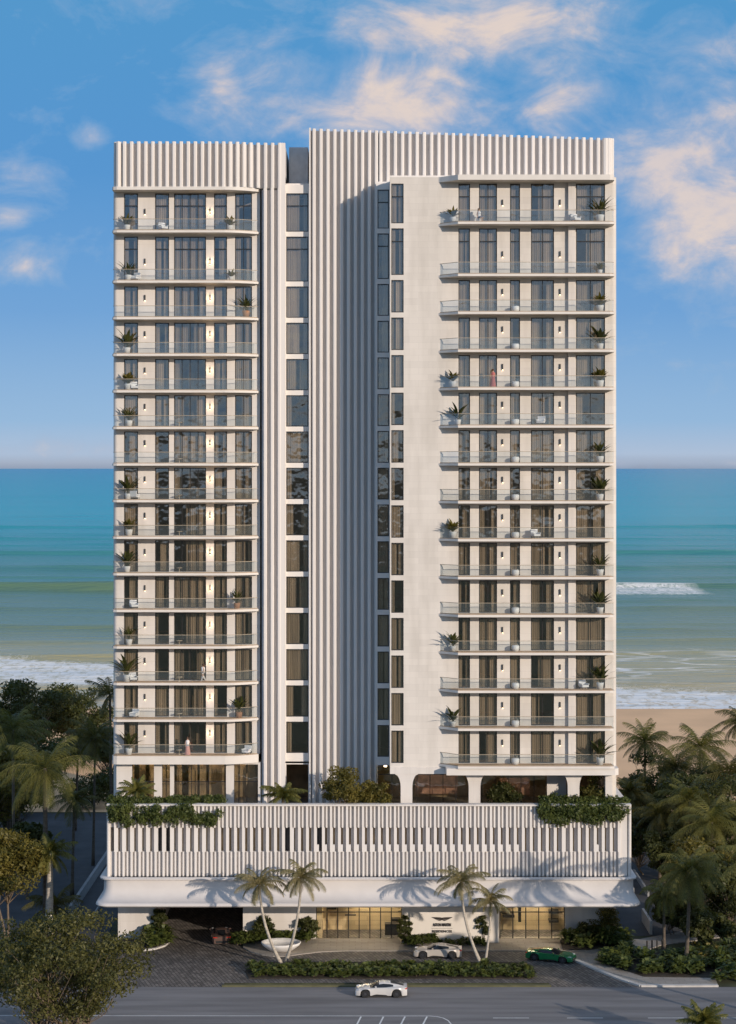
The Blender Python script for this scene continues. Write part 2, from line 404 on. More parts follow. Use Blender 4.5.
# balconies ---------------------------------------------------------
def smooth_curve(pts, n=8):
    out = []
    P = [Vector((p[0], p[1], 0)) for p in pts]
    for i in range(len(P) - 1):
        p0, p1, p2, p3 = P[max(i-1, 0)], P[i], P[i+1], P[min(i+2, len(P)-1)]
        for j in range(n):
            t = j / n
            q = 0.5 * ((2*p1) + (-p0+p2)*t + (2*p0-5*p1+4*p2-p3)*t*t + (-p0+3*p1-3*p2+p3)*t**3)
            out.append((q.x, q.y))
    out.append((P[-1].x, P[-1].y)); return out
LX = -24.95
edgeL = [(LX, DL - 0.003), (LX, DLE + 0.5), (LX + 0.15, DLE + 0.15), (LX + 0.5, DLE)] + \
        smooth_curve([(-13.9, DLE), (-12.9, DLE + 0.18), (-11.9, DLE + 0.62), (-10.75, DLE + 1.25)], 5) + [(-10.72, DL - 0.003)]
edgeR = [(X(438.5, DR), DR - 0.003), (X(439.5, DR), DR - 0.06), (X(448.5, 179.7), DRE + 0.88), (X(458, DRE), DRE), (22.75, DRE), (23.1, DRE + 0.1), (23.2, DRE + 0.4), (23.2, DR - 0.003)]
def inset(edge, d, lo=1, hi=-1):
    """offset the open edge line towards the building"""
    out = []
    P = edge
    for i in range(len(P)):
        a = Vector(P[max(i-1, 0)]); b = Vector(P[min(i+1, len(P)-1)]); t = (b - a).normalized(); n = Vector((-t.y, t.x))
        out.append((P[i][0] + n.x * d, P[i][1] + n.y * d))
    return out
def balcony_meshes(edge, s0, s1):
    sl = MB(); sl.prism(ccw(edge), -0.22, 0)
    ins = [(x, max(min(y, 999), 0)) for x, y in inset(edge, 0.12)]
    dk = MB()
    dp = list(ins); dp[0] = (edge[0][0] + 0.12 if edge[0][0] < -20 else edge[0][0] + 0.1, edge[0][1]); dp[-1] = (edge[-1][0] - 0.12, edge[-1][1])
    dk.prism(ccw(dp), 0.004, 0.03)
    ln = inset(edge, 0.10)[s0:s1]
    gl = MB()
    for i in range(len(ln) - 1):
        a, b = Vector(ln[i]), Vector(ln[i + 1]); L_ = (b - a).length; n = max(1, round(L_ / 1.8)); d = (b - a) / n
        for j in range(n):
            p = a + d * j; q = a + d * (j + 1); g = d.normalized() * 0.012 if n > 1 else Vector((0, 0))
            gl.add([(p.x + g.x, p.y + g.y, 0.03), (q.x, q.y, 0.03), (q.x, q.y, 1.08), (p.x + g.x, p.y + g.y, 1.08)], [(0, 1, 2, 3)])
    tr = MB()
    for zz, hh, ww in ((1.08, 0.045, 0.03), (0.035, 0.05, 0.025)):
        o_ = inset(edge, 0.10 - ww)[s0:s1]; i_ = inset(edge, 0.10 + ww)[s0:s1]
        tr.prism(ccw(o_ + i_[::-1]), zz, zz + hh)
    return sl.mesh('balcony', M_slab), dk.mesh('deck', M_deck), gl.mesh('glass_railing', M_rail), tr.mesh('handrail', M_toprail)
BL = balcony_meshes(edgeL, 1, -1); BR = balcony_meshes(edgeR, 1, -1)
for k in range(15):
    for ms in (BL, BR):
        o = link('balcony', ms[0], tower); o.location = Vector((0, 0, ZF[k])) - tower.location
        link('deck', ms[1], o); link('glass_railing', ms[2], o); link('handrail', ms[3], o)
for ed in (edgeL, edgeR):
    mb = MB(); mb.prism(ccw(ed), 72.78, 73.1 if ed is edgeL else 73.28); part(mb, 'roof_slab', M_slab)
mb = MB(); mb.prism(ccw(edgeL), ZF[0] - 0.80, ZF[0] - 0.223); part(mb, 'terrace_beam', M_slab)
mb = MB(); e2 = [(X(445, DR), DR - 0.003), (X(446, DR), DRE + 0.2), (23.25, DRE + 0.2), (23.6, DRE + 0.5), (23.6, DR - 0.003)]
mb.prism(ccw(e2), ZF[0] - 0.86, ZF[0] - 0.223); part(mb, 'terrace_beam', M_slab)

# wall lamps
lampm = MB(); lampm.box(-0.06, 0.06, -0.12, 0, 0, 0.55); lm = lampm.mesh('wall_lamp', M_lamp)
gm = MB(); gm.box(-0.05, 0.05, -0.11, -0.01, -0.03, -0.003); gm1 = gm.mesh('bulb', M_glow)
ld = bpy.data.lights.new('lamp_light', 'POINT'); ld.energy = 14; ld.color = (1, 0.70, 0.42); ld.shadow_soft_size = 0.08
for k in range(15):
    for i, (px, D) in enumerate(((145, DL), (210, DL), (502.5, DR), (560, DR))):
        o = link('wall_lamp', lm, tower); o.location = Vector((X(px, D), D - 0.003, ZF[k] + 1.75)) - tower.location
        link('bulb', gm1, o)
        if i == 1:
            lo = bpy.data.objects.new('lamp_light', ld); COL.objects.link(lo); lo.parent = o; lo.location = (0, -0.28, 0.25)

# fins --------------------------------------------------------------
def resample(path, step):
    P = [Vector(p) for p in path]; out = []; acc = 0.0
    d = step * 0.5
    for i in range(len(P) - 1):
        L_ = (P[i+1] - P[i]).length; t = (P[i+1] - P[i]).normalized()
        while d <= L_:
            out.append((P[i] + t * d, t)); d += step
        d -= L_
    return out
def fin_wall(mb, path, z0, z1, step=0.69, w=0.34, dep=0.50, back=0.25, smooth=True):
    """path runs left to right; outward is towards the camera"""
    for p, t in resample(path, step):
        n = Vector((t.y, -t.x))
        a = p - t * w / 2; b = p + t * w / 2; c = b - n * dep; d = a - n * dep
        r = 0.07
        pts = [(a + t * r), (b - t * r), (b - n * r), c, d, (a - n * r)]
        mb.prism(ccw([(q.x, q.y) for q in pts]), z0(p.x), z1(p.x))
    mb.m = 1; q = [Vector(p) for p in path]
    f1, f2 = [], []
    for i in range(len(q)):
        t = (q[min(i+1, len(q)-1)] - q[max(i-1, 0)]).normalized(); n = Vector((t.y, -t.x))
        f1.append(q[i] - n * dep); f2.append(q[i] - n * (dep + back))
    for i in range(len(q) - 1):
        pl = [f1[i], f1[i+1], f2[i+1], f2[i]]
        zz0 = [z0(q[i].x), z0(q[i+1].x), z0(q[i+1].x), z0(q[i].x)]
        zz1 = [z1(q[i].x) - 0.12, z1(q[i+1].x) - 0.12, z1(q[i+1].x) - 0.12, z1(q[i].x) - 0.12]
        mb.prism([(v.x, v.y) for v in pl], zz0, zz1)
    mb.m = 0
mb = MB()
pl = [(LX + 0.12, 189.0), (LX + 0.12, DLE + 0.7), (LX + 0.25, DLE + 0.25), (LX + 0.6, DLE + 0.05)] + [(-13.9, DLE + 0.05), (-12.6, DLE + 0.3), (-11.4, 186.0), (-10.6, 186.15), (X(281, DF), 186.15)]
fin_wall(mb, pl, lambda x: 73.1, lambda x: 77.5)
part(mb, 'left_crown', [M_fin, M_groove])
mb = MB(); mb.box(XL0, X(281, DL), DL + 0.4, 204.9, 76.4, 76.8); mb.box(X(281, DF), X(285, DF), DL, 204.9, 74.41, 77.3)
mb.box(X(309, DF), X(309, DF) + 0.3, DF + 0.7, 204.9, 74.5, 78.6)
part(mb, 'roof', M_wall)
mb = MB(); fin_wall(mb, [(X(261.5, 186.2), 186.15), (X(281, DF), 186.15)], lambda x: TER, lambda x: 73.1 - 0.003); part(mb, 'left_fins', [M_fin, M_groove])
xf0, xf1 = X(310.4, DF), X(376, DF)
def ctop0(x): return H + (CY - 128.3 - 10 * (CX + x * F / DF - 309) / 306) * DF / F
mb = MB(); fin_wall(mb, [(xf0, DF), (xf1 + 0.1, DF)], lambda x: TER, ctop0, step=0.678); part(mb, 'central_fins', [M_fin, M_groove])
# crown continues from the central fins over the right wing, set back behind its roof slab
def ctop(x):
    px = CX + x * F / DF; y = 128.3 + 10 * (px - 309) / 306
    return H + (CY - y) * DF / F
cp = [(xf1 + 0.1, DF), (23.2, DF), (23.75, DF + 0.12), (24.1, DF + 0.45), (24.2, DF + 1.0), (24.2, 205)]
mb = MB(); fin_wall(mb, cp[:3], lambda x: 73.52, ctop, step=0.71)
fin_wall(mb, [(23.2, DF - 0.05), (23.75, DF + 0.07), (24.1, DF + 0.4), (24.2, DF + 1.0), (24.2, 195)], lambda x: 73.52, lambda x: ctop(23.2), step=0.3)
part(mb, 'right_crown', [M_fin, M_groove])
mb = MB(); mb.box(X(289, 190), X(308, 190), 190, 196, 73.7, 77.7)
for i in range(11): mb.box(X(289, 190) + 0.05 + i * 0.17, X(289, 190) + 0.12 + i * 0.17, 189.93, 189.997, 73.8, 77.7)
part(mb, 'roof_plant_screen', M_mech)

# terrace level -------------------------------------------------------
D1 = 186.6
mb = MB()
colT = [(X(132, D1), X(154, D1)), (X(162, D1), X(170, D1)), (X(174, D1), X(226, D1)), (X(234, D1), X(258, D1))]
wall_grid(mb, XL0, XL1 + 0.1, D1, D1 + 0.35, TER, ZF[0] - 0.81, colT, [(TER + 0.05, ZF[0] - 1.0)])
part(mb, 'terrace_piers', M_wall)
mb = MB(); mbp = MB()
for a, b in colT:
    n = max(1, round((b - a) / 1.7))
    for i in range(n + 1): mb.box(a + (b - a) * i / n - 0.03, a + (b - a) * i / n + 0.03, D1 + 0.12, D1 + 0.2, TER + 0.05, ZF[0] - 1.0)
    mb.box(a, b, D1 + 0.125, D1 + 0.195, 14.9, 14.98); mb.box(a, b, D1 + 0.125, D1 + 0.195, TER + 0.05, TER + 0.15)
    mbp.box(a, b, D1 + 0.155, D1 + 0.165, TER + 0.05, ZF[0] - 1.0)
part(mb, 'terrace_mullions', M_frame); part(mbp, 'terrace_glazing', M_pane)
mb = MB()
mb.box(XL0, 23, 193, 193.2, TER, 16.8); mb.box(XL0, x0, D1 + 0.4, 192.99, 16.70, 16.88); mb.box(x0 + .001, 23, 181.4, 192.99, 16.70, 16.88)
for i in range(14):
    x = -24 + i * 1.0 + R.random() * 0.4; w_ = 0.4 + R.random() * 0.5
    mb.box(x, x + w_, 188.5, 188.6, TER, 16.6)
part(mb, 'terrace_lounge_wall', M_brown)
mb = MB()      # right arcade: flared columns and beam
def flare(px, D=DR, wb=0.55, wt=1.15, z0=TER, z1=ZF[0] - 0.95, dl=1, dr=1):
    cx = X(px, D); prof = []
    for i in range(9):
        t = i / 8; z = z1 - 1.3 + 1.3 * t; e = (wt - wb) * (1 - math.sqrt(max(0, 1 - t * t)))
        prof.append((wb + e, z))
    pts = [(-wb, z0)] + [(-(w if dl else wb), z) for w, z in prof] + [((w if dr else wb), z) for w, z in prof[::-1]] + [(wb, z0)]
    n = len(pts)
    vs = [(cx + a, D - 0.1, b) for a, b in pts] + [(cx + a, D + 0.7, b) for a, b in pts]
    mb.add(vs, [tuple(range(n)), tuple(range(2*n - 1, n - 1, -1))] + [(i, n + i, n + (i + 1) % n, (i + 1) % n) for i in range(n)])
flare(406.5); flare(474.5); flare(573.5)
mb.box(X(606, DR) - 0.1, X(612, DR), DR - 0.4, DR + 0.4, TER, ZF[0] - 0.95)
mb.box(x0, X(444.8, DR), DR - 0.15, DR + 0.65, ZF[0] - 0.95, ZF[0] - 0.35 )
mb.box(X(444.8, DR), X(612, DR), DR + 0.003, DR + 0.65, ZF[0] - 0.95, ZF[0] - 0.75)
part(mb, 'arcade_columns', M_wall)
mb = MB(); mbp = MB()
for px in (378, 392, 404, 417, 430, 443, 456, 469, 482, 495, 508, 521, 534, 546): mb.box(X(px, 185) - 0.03, X(px, 185) + 0.03, 184.96, 185.04, TER, 16.69)
mb.box(X(378, 185), X(546, 185), 184.97, 185.03, 15.9, 15.97)
mbp.box(X(376, 185), X(546, 185), 184.995, 185.005, TER, 16.69)
part(mb, 'arcade_mullions', M_frame)
mb2 = MB(); mb2.box(X(415, 187), X(458, 187), 187.6, 187.8, 13.6, 15.6); mb2.box(X(500, 187), X(530, 187), 187.2, 187.4, 13.6, 15.2); part(mb2, 'bar_front', solid('rose_stone', (0.42, 0.24, 0.18), 0.5, var=0.35, scale=2))
mb2 = MB()
for i in range(16): mb2.box(X(384 + 10.6 * i, 186), X(384 + 10.6 * i, 186) + 0.28, 186.0, 186.25, 16.5, 16.6)
part(mb2, 'terrace_downlights', solid('downlight', (.9, .8, .6), .5, emit=(1, .76, .50), es=10))
mb2 = MB()
for i in range(8): mb2.box(X(136 + 15 * i, 188), X(136 + 15 * i, 188) + 0.3, 187.9, 188.2, 16.5, 16.6)
part(mb2, 'lounge_downlights', MATS['downlight']); part(mbp, 'arcade_glazing', M_pane)
mb = MB(); mb.box(X(547, 185), X(566, 185), 184.9, 185.2, TER, 16.69); part(mb, 'arcade_wall', M_wall)

# podium --------------------------------------------------------------
DP = 179.0
z1_, z2_, z3_, z4_ = Zp(806, DP), Zp(828, DP), Zp(852, DP), Zp(876.5, DP)
PX0, PX1 = X(107, DP), X(631, DP)
mb = MB()
mb.box(PX0, PX0 + 0.3, DP + 0.3, 205, 5.1, z1_); part(mb, 'podium_wall', M_wall); mb = MB(); mb.box(PX1 - 0.3, PX1, DP + 0.3, 205, 5.1, z1_)
part(mb, 'podium_wall', M_wall)
mb = MB(); mb.box(PX1 - 1.0, PX1 - 0.302, DP + 0.602, 204, TER + 0.003, z1_ - 0.01)
part(mb, 'terrace_parapet', M_wall)
mb = MB()
mb.tube([(PX0 + 0.12, DP + 0.12, z4_), (PX0 + 0.12, DP + 0.12, z1_ + 0.2)], 0.16, 12)
part(mb, 'corner_post', M_wall); mb = MB(); mb.tube([(PX1 - 0.12, DP + 0.12, z4_), (PX1 - 0.12, DP + 0.12, z1_ + 0.1)], 0.16, 12)
part(mb, 'corner_post', M_wall)
mb = MB(); mb.box(PX1 - 1.0, PX1 - 0.35, DP + 0.1, DP + 0.357, z4_, z1_)
part(mb, 'corner_panel', M_wall)
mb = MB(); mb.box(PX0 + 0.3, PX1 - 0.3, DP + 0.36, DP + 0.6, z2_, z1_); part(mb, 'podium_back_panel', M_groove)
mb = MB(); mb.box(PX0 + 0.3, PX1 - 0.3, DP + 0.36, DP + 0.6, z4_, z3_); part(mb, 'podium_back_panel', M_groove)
mb = MB()
xa = X(114, DP); n = int((X(622, DP) - xa) / 0.376)
for i in range(n):
    x = xa + i * 0.376; big = i % 2 == 0
    w_ = 0.19 if big else 0.14; y_ = DP if big else DP + 0.1
    mb.box(x, x + w_, y_, DP + 0.357, z2_ - (0.0 if big else -0.0), z1_ - 0.02)
    mb.box(x + 0.05, x + 0.05 + w_, y_, DP + 0.357, z4_, z3_)
    if big:
        px = CX + x * F / DP
        ww = 0.36 if px < 210 or 0.2 < (math.sin(i * 0.37) + 1) / 2 < 0.32 else 0.27
        mb.box(x, x + ww, DP + 0.02, DP + 0.357, z3_ + 0.003, z2_ - 0.003)
        if 310 < px < 520 or 590 < px < 600: mb.box(x + ww + 0.003, x + ww + 0.19, DP + 0.03, DP + 0.357, z3_ + 0.003, z3_ + 0.66)
part(mb, 'louver_screen', M_fin)
mb = MB()
rr = random.Random(3)
for i in range(66):
    x = xa + 0.2 + i * 0.752
    if x > PX1 - 1.2: break
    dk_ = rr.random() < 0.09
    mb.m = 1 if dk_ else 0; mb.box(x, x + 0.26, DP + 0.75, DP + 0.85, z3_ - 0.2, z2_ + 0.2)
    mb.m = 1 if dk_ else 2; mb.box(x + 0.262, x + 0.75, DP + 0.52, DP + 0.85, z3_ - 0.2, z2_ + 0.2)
part(mb, 'garage_infill', [M_brown, M_dark, M_groove])
mb = MB(); mb.box(PX0 + 0.31, PX1 - 0.31, DP + 0.9, 204.9, TER - 0.25, TER); part(mb, 'terrace_floor', M_pav2)
mb = MB(); mb.prism(ccw([(PX0 - 0.02, DP - 0.12), (PX1 + 0.02, DP - 0.12), (PX1 + 0.02, DP + 0.7), (PX0 - 0.02, DP + 0.7)]), z1_ + 0.003, z1_ + 0.16); part(mb, 'coping', M_wall)
# canopy: rounded plan, cove profile
def rrect(x0, x1, y0, y1, r, n=8):
    pts = []
    for cx, cy, a0 in ((x1 - r, y0 + r, -90), (x1 - 0.01, y1, 0), (x0 + 0.01, y1, 180), (x0 + r, y0 + r, 180)):
        if cy == y1: pts.append((cx, cy)); continue
        for i in range(n + 1):
            a = math.radians(a0 + 90 * i / n); pts.append((cx + r * math.cos(a), cy + r * math.sin(a)))
    return pts
prof = [(z4_ + 0.0, 0.75, 0.0), (z4_ + 0.10, 0.75, 0.0), (z4_ - 0.02, 0.75, 0.0)]
prof = [(z4_ - 0.003, 0.3, 0.0), (z4_ - 0.003, 0.72, 0.62), (z4_ - 0.08, 0.80, 0.72), (z4_ - 0.20, 0.78, 0.70), (z4_ - 0.24, 0.5, 0.35), (z4_ - 0.9, 0.55, 0.35)]
for i in range(1, 11):
    t = i / 10; a = t * math.pi / 2
    prof.append((z4_ - 0.9 - 1.18 * math.sin(a), 0.55 + 1.55 * (1 - math.cos(a)), 0.35 + 0.45 * (1 - math.cos(a))))
prof += [(5.10, 2.22, 0.90), (4.98, 2.24, 0.92), (4.86, 2.12, 0.84), (4.84, 0.2, 0.0)]
rings = []
for z, oy, ox in prof: rings.append([(x, y, z) for x, y in rrect(PX0 - ox, PX1 + ox * 0.8, DP + 0.1 - oy, 200, 0.9 + 0.4 * ox)])
mb = MB(); n = len(rings[0])
vs = [v for r in rings for v in r]; fs = []
for i in range(len(rings) - 1):
    for k in range(n): fs.append((i*n+k, (i+1)*n+k, (i+1)*n+(k+1) % n, i*n+(k+1) % n))
mb.add(vs, fs); mb.add(rings[-1], [tuple(range(n))])
o = part(mb, 'canopy', solid('canopy_plaster', (0.64, 0.60, 0.565), 0.95, spec=0.15, bump=0.15, var=0.05, scale=0.5), smooth=True)
md = o.modifiers.new('es', 'EDGE_SPLIT'); md.split_angle = math.radians(50)
# base walls under the canopy
DB = 184.5
mb = MB()
for a, b, d in ((118, 156, DB), (243, 316, DB), (565, 616, DB)): mb.box(X(a, d), X(b, d), d, d + 0.4, 0, 4.83)
mb.box(X(156, DB) - 0.4, X(156, DB), DB + 0.403, 200, 0, 4.83)
mb.box(X(243, DB), X(243, DB) + 0.4, DB + 0.403, 200, 0, 4.83)
mb.box(X(616, DB) - 0.4, X(616, DB), DB + 0.403, 200, 0, 4.83)
mb.box(X(118, DB), X(118, DB) + 0.4, DB + 0.403, 200, 0, 4.83)
mb.box(X(118, DB) + 0.41, X(615, DB), 199.5, 200, 0, 4.83)
part(mb, 'ground_floor_wall', M_wall)
mb = MB(); mb.box(X(402, 183), X(499, 183), 183, 183.4, 0, 4.83); part(mb, 'sign_wall', solid('sign_wall_plaster', (0.80, 0.74, 0.66), 0.7, var=0.03))
mb = MB(); mb.box(X(243, DB) + 0.41, X(402, DB), 188.5, 188.7, 0, 4.83); mb.box(X(499, DB), X(615, DB) - 0.41, 188.5, 188.7, 0, 4.83)
mb.box(X(316, DB), X(322, DB), DB + 0.5, 188.4, 0, 4.8)
part(mb, 'lobby_wall', M_wood)
for (a, b, ww) in ((316.3, 402, 8), (500, 564.7, 5)):
    mb = MB(); mbp = MB()
    xa, xb = X(a, DB), X(b, DB)
    for i in range(ww + 1):
        x = xa + (xb - xa) * i / ww; mb.box(x - 0.05, x + 0.05, DB + 0.1, DB + 0.22, 0, 4.8)
    mb.box(xa, xb, DB + 0.11, DB + 0.21, 2.6, 2.68); mb.box(xa, xb, DB + 0.11, DB + 0.21, 0, 0.1)
    if ww == 8: mb.box(X(345, DB) , X(356, DB), DB + 0.105, DB + 0.215, 2.3, 2.42)
    mbp.box(xa, xb, DB + 0.155, DB + 0.165, 0.05, 4.8)
    part(mb, 'entrance_frame', M_frame); part(mbp, 'entrance_glazing', glass('lobby_glass', (0.95, 0.95, 0.93), 0.03))
mb = MB()
for px, z, w_ in ((326, 2.2, 10), (370, 3.3, 14), (392, 1.0, 9), (505, 1.4, 12), (505, 2.4, 12), (552, 1.8, 10), (552, 2.8, 10), (552, 0.9, 10)): mb.box(X(px, DB), X(px + w_, DB), 187.6, 188.45, z, z + 0.25)
mb.box(X(385, DB), X(399, DB), 186.2, 187, 0.0, 1.1); mb.box(X(520, DB), X(523, DB), 186.6, 187, 1.2, 3.6)
part(mb, 'lobby_shelves', M_frame)
mb = MB(); mb.box(X(330, DB), X(352, DB), 185.8, 187.6, 2.9, 3.5); part(mb, 'lobby_hanging_panel', solid('moss_panel', (0.14, 0.16, 0.07), 0.8))
mb = MB()
for a, b in ((325, 395), (506, 560)): mb.box(X(a, DB), X(b, DB), 186.0, 186.3, 4.78, 4.82)
part(mb, 'ceiling_light', solid('lobby_lamp', (0.9, 0.8, 0.6), 0.5, emit=(1, 0.84, 0.60), es=60))
# sign: winged emblem and lettering
sg = MB(); ys = 182.96
cxs, czs = X(442, 183), Zp(919, 183)
for s_ in (-1, 1):
    for j in range(5):
        w0 = 1.02 - 0.15 * j; zt = 0.16 - 0.07 * j
        sg.add([(cxs + s_*0.12, ys, czs + zt), (cxs + s_*w0, ys, czs + zt + 0.03 - 0.01*j), (cxs + s_*(w0 - 0.10), ys, czs + zt - 0.05), (cxs + s_*0.12, ys, czs + zt - 0.055)] +
               [(cxs + s_*0.12, 183, czs + zt), (cxs + s_*w0, 183, czs + zt + 0.03 - 0.01*j), (cxs + s_*(w0 - 0.10), 183, czs + zt - 0.05), (cxs + s_*0.12, 183, czs + zt - 0.055)],
               [(0, 1, 2, 3), (0, 4, 5, 1), (1, 5, 6, 2), (2, 6, 7, 3), (3, 7, 4, 0)])
sg.box(cxs - 0.14, cxs + 0.14, ys - 0.02, 183, czs - 0.1, czs + 0.13)
sg.box(cxs - 1.0, cxs + 1.0, ys, 183, czs - 0.90, czs - 0.88)
part(sg, 'winged_emblem', M_sign)
def text(body, z, width, size, bold=0.0):
    cu = bpy.data.curves.new('lettering', 'FONT'); cu.body = body; cu.size = size; cu.align_x = 'CENTER'; cu.extrude = 0.03; cu.offset = bold; cu.resolution_u = 2
    t = bpy.data.objects.new('tmp', cu); COL.objects.link(t)
    bpy.context.view_layer.update()
    me = bpy.data.meshes.new_from_object(t.evaluated_get(bpy.context.evaluated_depsgraph_get())); bpy.data.objects.remove(t)
    w0 = max(v.co.x for v in me.vertices) - min(v.co.x for v in me.vertices); s_ = width / w0
    for v in me.vertices: v.co = Vector((v.co.x * s_, -v.co.z, v.co.y))
    me.materials.clear(); me.materials.append(M_sign)
    o = link('lettering', me, tower); o.location = Vector((cxs, 182.96, z)) - tower.location
text('ASTON MARTIN', czs - 0.68, 1.75, 0.40, 0.012)
text('RESIDENCES', czs - 1.28, 1.9, 0.32, 0.006)

# ------------------------------------------------------------------ ground
sheet('ground', [(-2500, -400), (2500, -400), (2500, 375), (-2500, 375)], -0.02, M_grass)
def gsheet(name, pp, z, mat, thick=0.0): return sheet(name, gpoly(pp), z, mat, thick=thick)
sheet('beach', [(-1500, 253), (1500, 253), (1500, 374), (-1500, 374)], -0.008, M_sand)
DC = G(0, 987).y
sheet('road', [(-600, 128), (600, 128), (600, DC), (-600, DC)], 0.0, M_asph)
sheet('far_verge', [(-600, 60), (600, 60), (600, 127.5), (-600, 127.5)], 0.03, M_grass)
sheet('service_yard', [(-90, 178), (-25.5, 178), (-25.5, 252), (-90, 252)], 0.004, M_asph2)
sheet('driveway', [(X(118, 172), DC + 0.02), (X(650, 168), DC + 0.02), (X(600, 181), 181), (X(616, DB), DB), (X(616, DB), 199.4), (X(118, DB), 199.4), (X(118, 178), 178)], 0.006, M_pav)
gs = [(243, 940), (243, 948), (250, 952), (262, 955.5), (273, 957), (286, 957), (300, 955), (320, 952.5), (345, 951.5), (430, 951.5), (520, 951.5), (548, 953), (566, 956), (572, 946), (616, 941.5), (616, 937)]
gsheet('plaza', gs, 0.09, M_pav2, 0.08)
# right-hand kerbed path
gsheet('sidewalk', [(566, 956), (603, 972), (641, 986), (718, 986), (712, 972), (640, 972), (628, 958), (660, 946), (720, 938), (720, 925), (640, 940), (600, 941), (571, 946)], 0.10, M_pav2, 0.1)
mb = MB()
def kerb(mb, pp, w=0.28, h=0.14):
    P = [G(a, b) for a, b in pp]
    for i in range(len(P) - 1):
        a, b = P[i], P[i+1]; t = (b - a).normalized(); n = Vector((-t.y, t.x, 0)) * w / 2; e = t * (0.02 if i < len(P) - 2 else 0)
        mb.prism(ccw([((a - n).x, (a - n).y), ((b - n + e).x, (b - n + e).y), ((b + n + e).x, (b + n + e).y), ((a + n).x, (a + n).y)]), 0.0, h - 0.0007 * i)
kerb(mb, [(566, 957), (585, 965), (603, 973), (622, 980.5), (641, 986.4), (680, 986.6), (718, 986.4)], 0.45, 0.16)
kerb(mb, [(143, 951), (155, 949.5), (164, 946.5), (168, 943), (168, 938)], 0.3, 0.15)
tag(mb.build('kerb', M_kerb), kind='structure')
mb = MB(); kerb(mb, [(222, 986.6), (551, 986.6)], 0.32, 0.15); tag(mb.build('kerb', M_gkerb), kind='structure')
mb = MB(); kerb(mb, [(224, 984.6), (549, 984.6)], 0.16, 0.12); tag(mb.build('kerb', M_grass), kind='structure')
gsheet('planting_bed', [(249, 979), (245, 972), (252, 965), (270, 962.5), (515, 962.5), (532, 966), (536, 973), (532, 979)], 0.07, M_soil, 0.05)
gsheet('planting_bed', [(596, 962), (612, 953), (700, 955), (730, 965), (716, 979), (644, 978)], 0.15, M_soil, 0.04)
gsheet('planting_bed', [(563, 951), (560, 942), (565, 938), (626, 938), (630, 947), (590, 951)], 0.14, M_soil, 0.04)
gsheet('planting_bed', [(130, 951), (155, 948), (164, 945), (167, 938), (120, 938)], 0.10, M_soil, 0.04)
# side ramp walls, left and right of the podium
mb = MB(); mb.box(-30.5, -30.2, 194, 222, 0, 1.1); mb.box(-28.0, -27.85, 190, 222, 0, 0.3)
tag(mb.build('ramp_wall', solid('ramp_concrete', (0.30, 0.30, 0.30), 0.8)), 'grey concrete ramp parapet running back along the left side of the podium', 'wall')
mb = MB(); mb.box(27.6, 27.85, 186.5, 192, 0, 1.3)
tag(mb.build('ramp_wall', M_kerb), 'short white ramp wall to the right of the podium behind the palms', 'wall')
mb = MB(); mb.box(28.2, 28.4, 203, 216, 0, 0.9); mb.box(29.8, 30.0, 203, 214, 0, 0.6)
tag(mb.build('ramp_wall', MATS['ramp_concrete']), 'low grey kerb walls beside the dark lane right of the tower', 'wall')
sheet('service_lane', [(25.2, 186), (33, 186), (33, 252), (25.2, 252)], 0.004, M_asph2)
# road markings
mb = MB()
def gline(mb, a, b, w=0.12, z=0.005):
    A, B = G(*a), G(*b); t = (B - A).normalized(); n = Vector((-t.y, t.x, 0)) * w / 2
    mb.add([(v.x, v.y, z) for v in (A - n, B - n, B + n, A + n)], [(0, 1, 2, 3)])
gline(mb, (-200, 1015.5), (430, 1016))
arc = [(430, 1016), (437, 1016.6), (443, 1018), (448, 1020.5), (451, 1024), (452, 1028)]
for i in range(len(arc) - 1): gline(mb, arc[i], arc[i+1], 0.12, 0.0055 + i * 0.0004)
for px in (361, 383.5, 405, 427): gline(mb, (px, 1016.6), (px - 9, 1034), 0.14)
for a, b in ((493, 529), (567, 603), (648, 684), (690, 760), (800, 900)): gline(mb, (a, 1018), (b, 1018))
o = mb.build('road_markings', M_paint); tag(o, kind='structure')

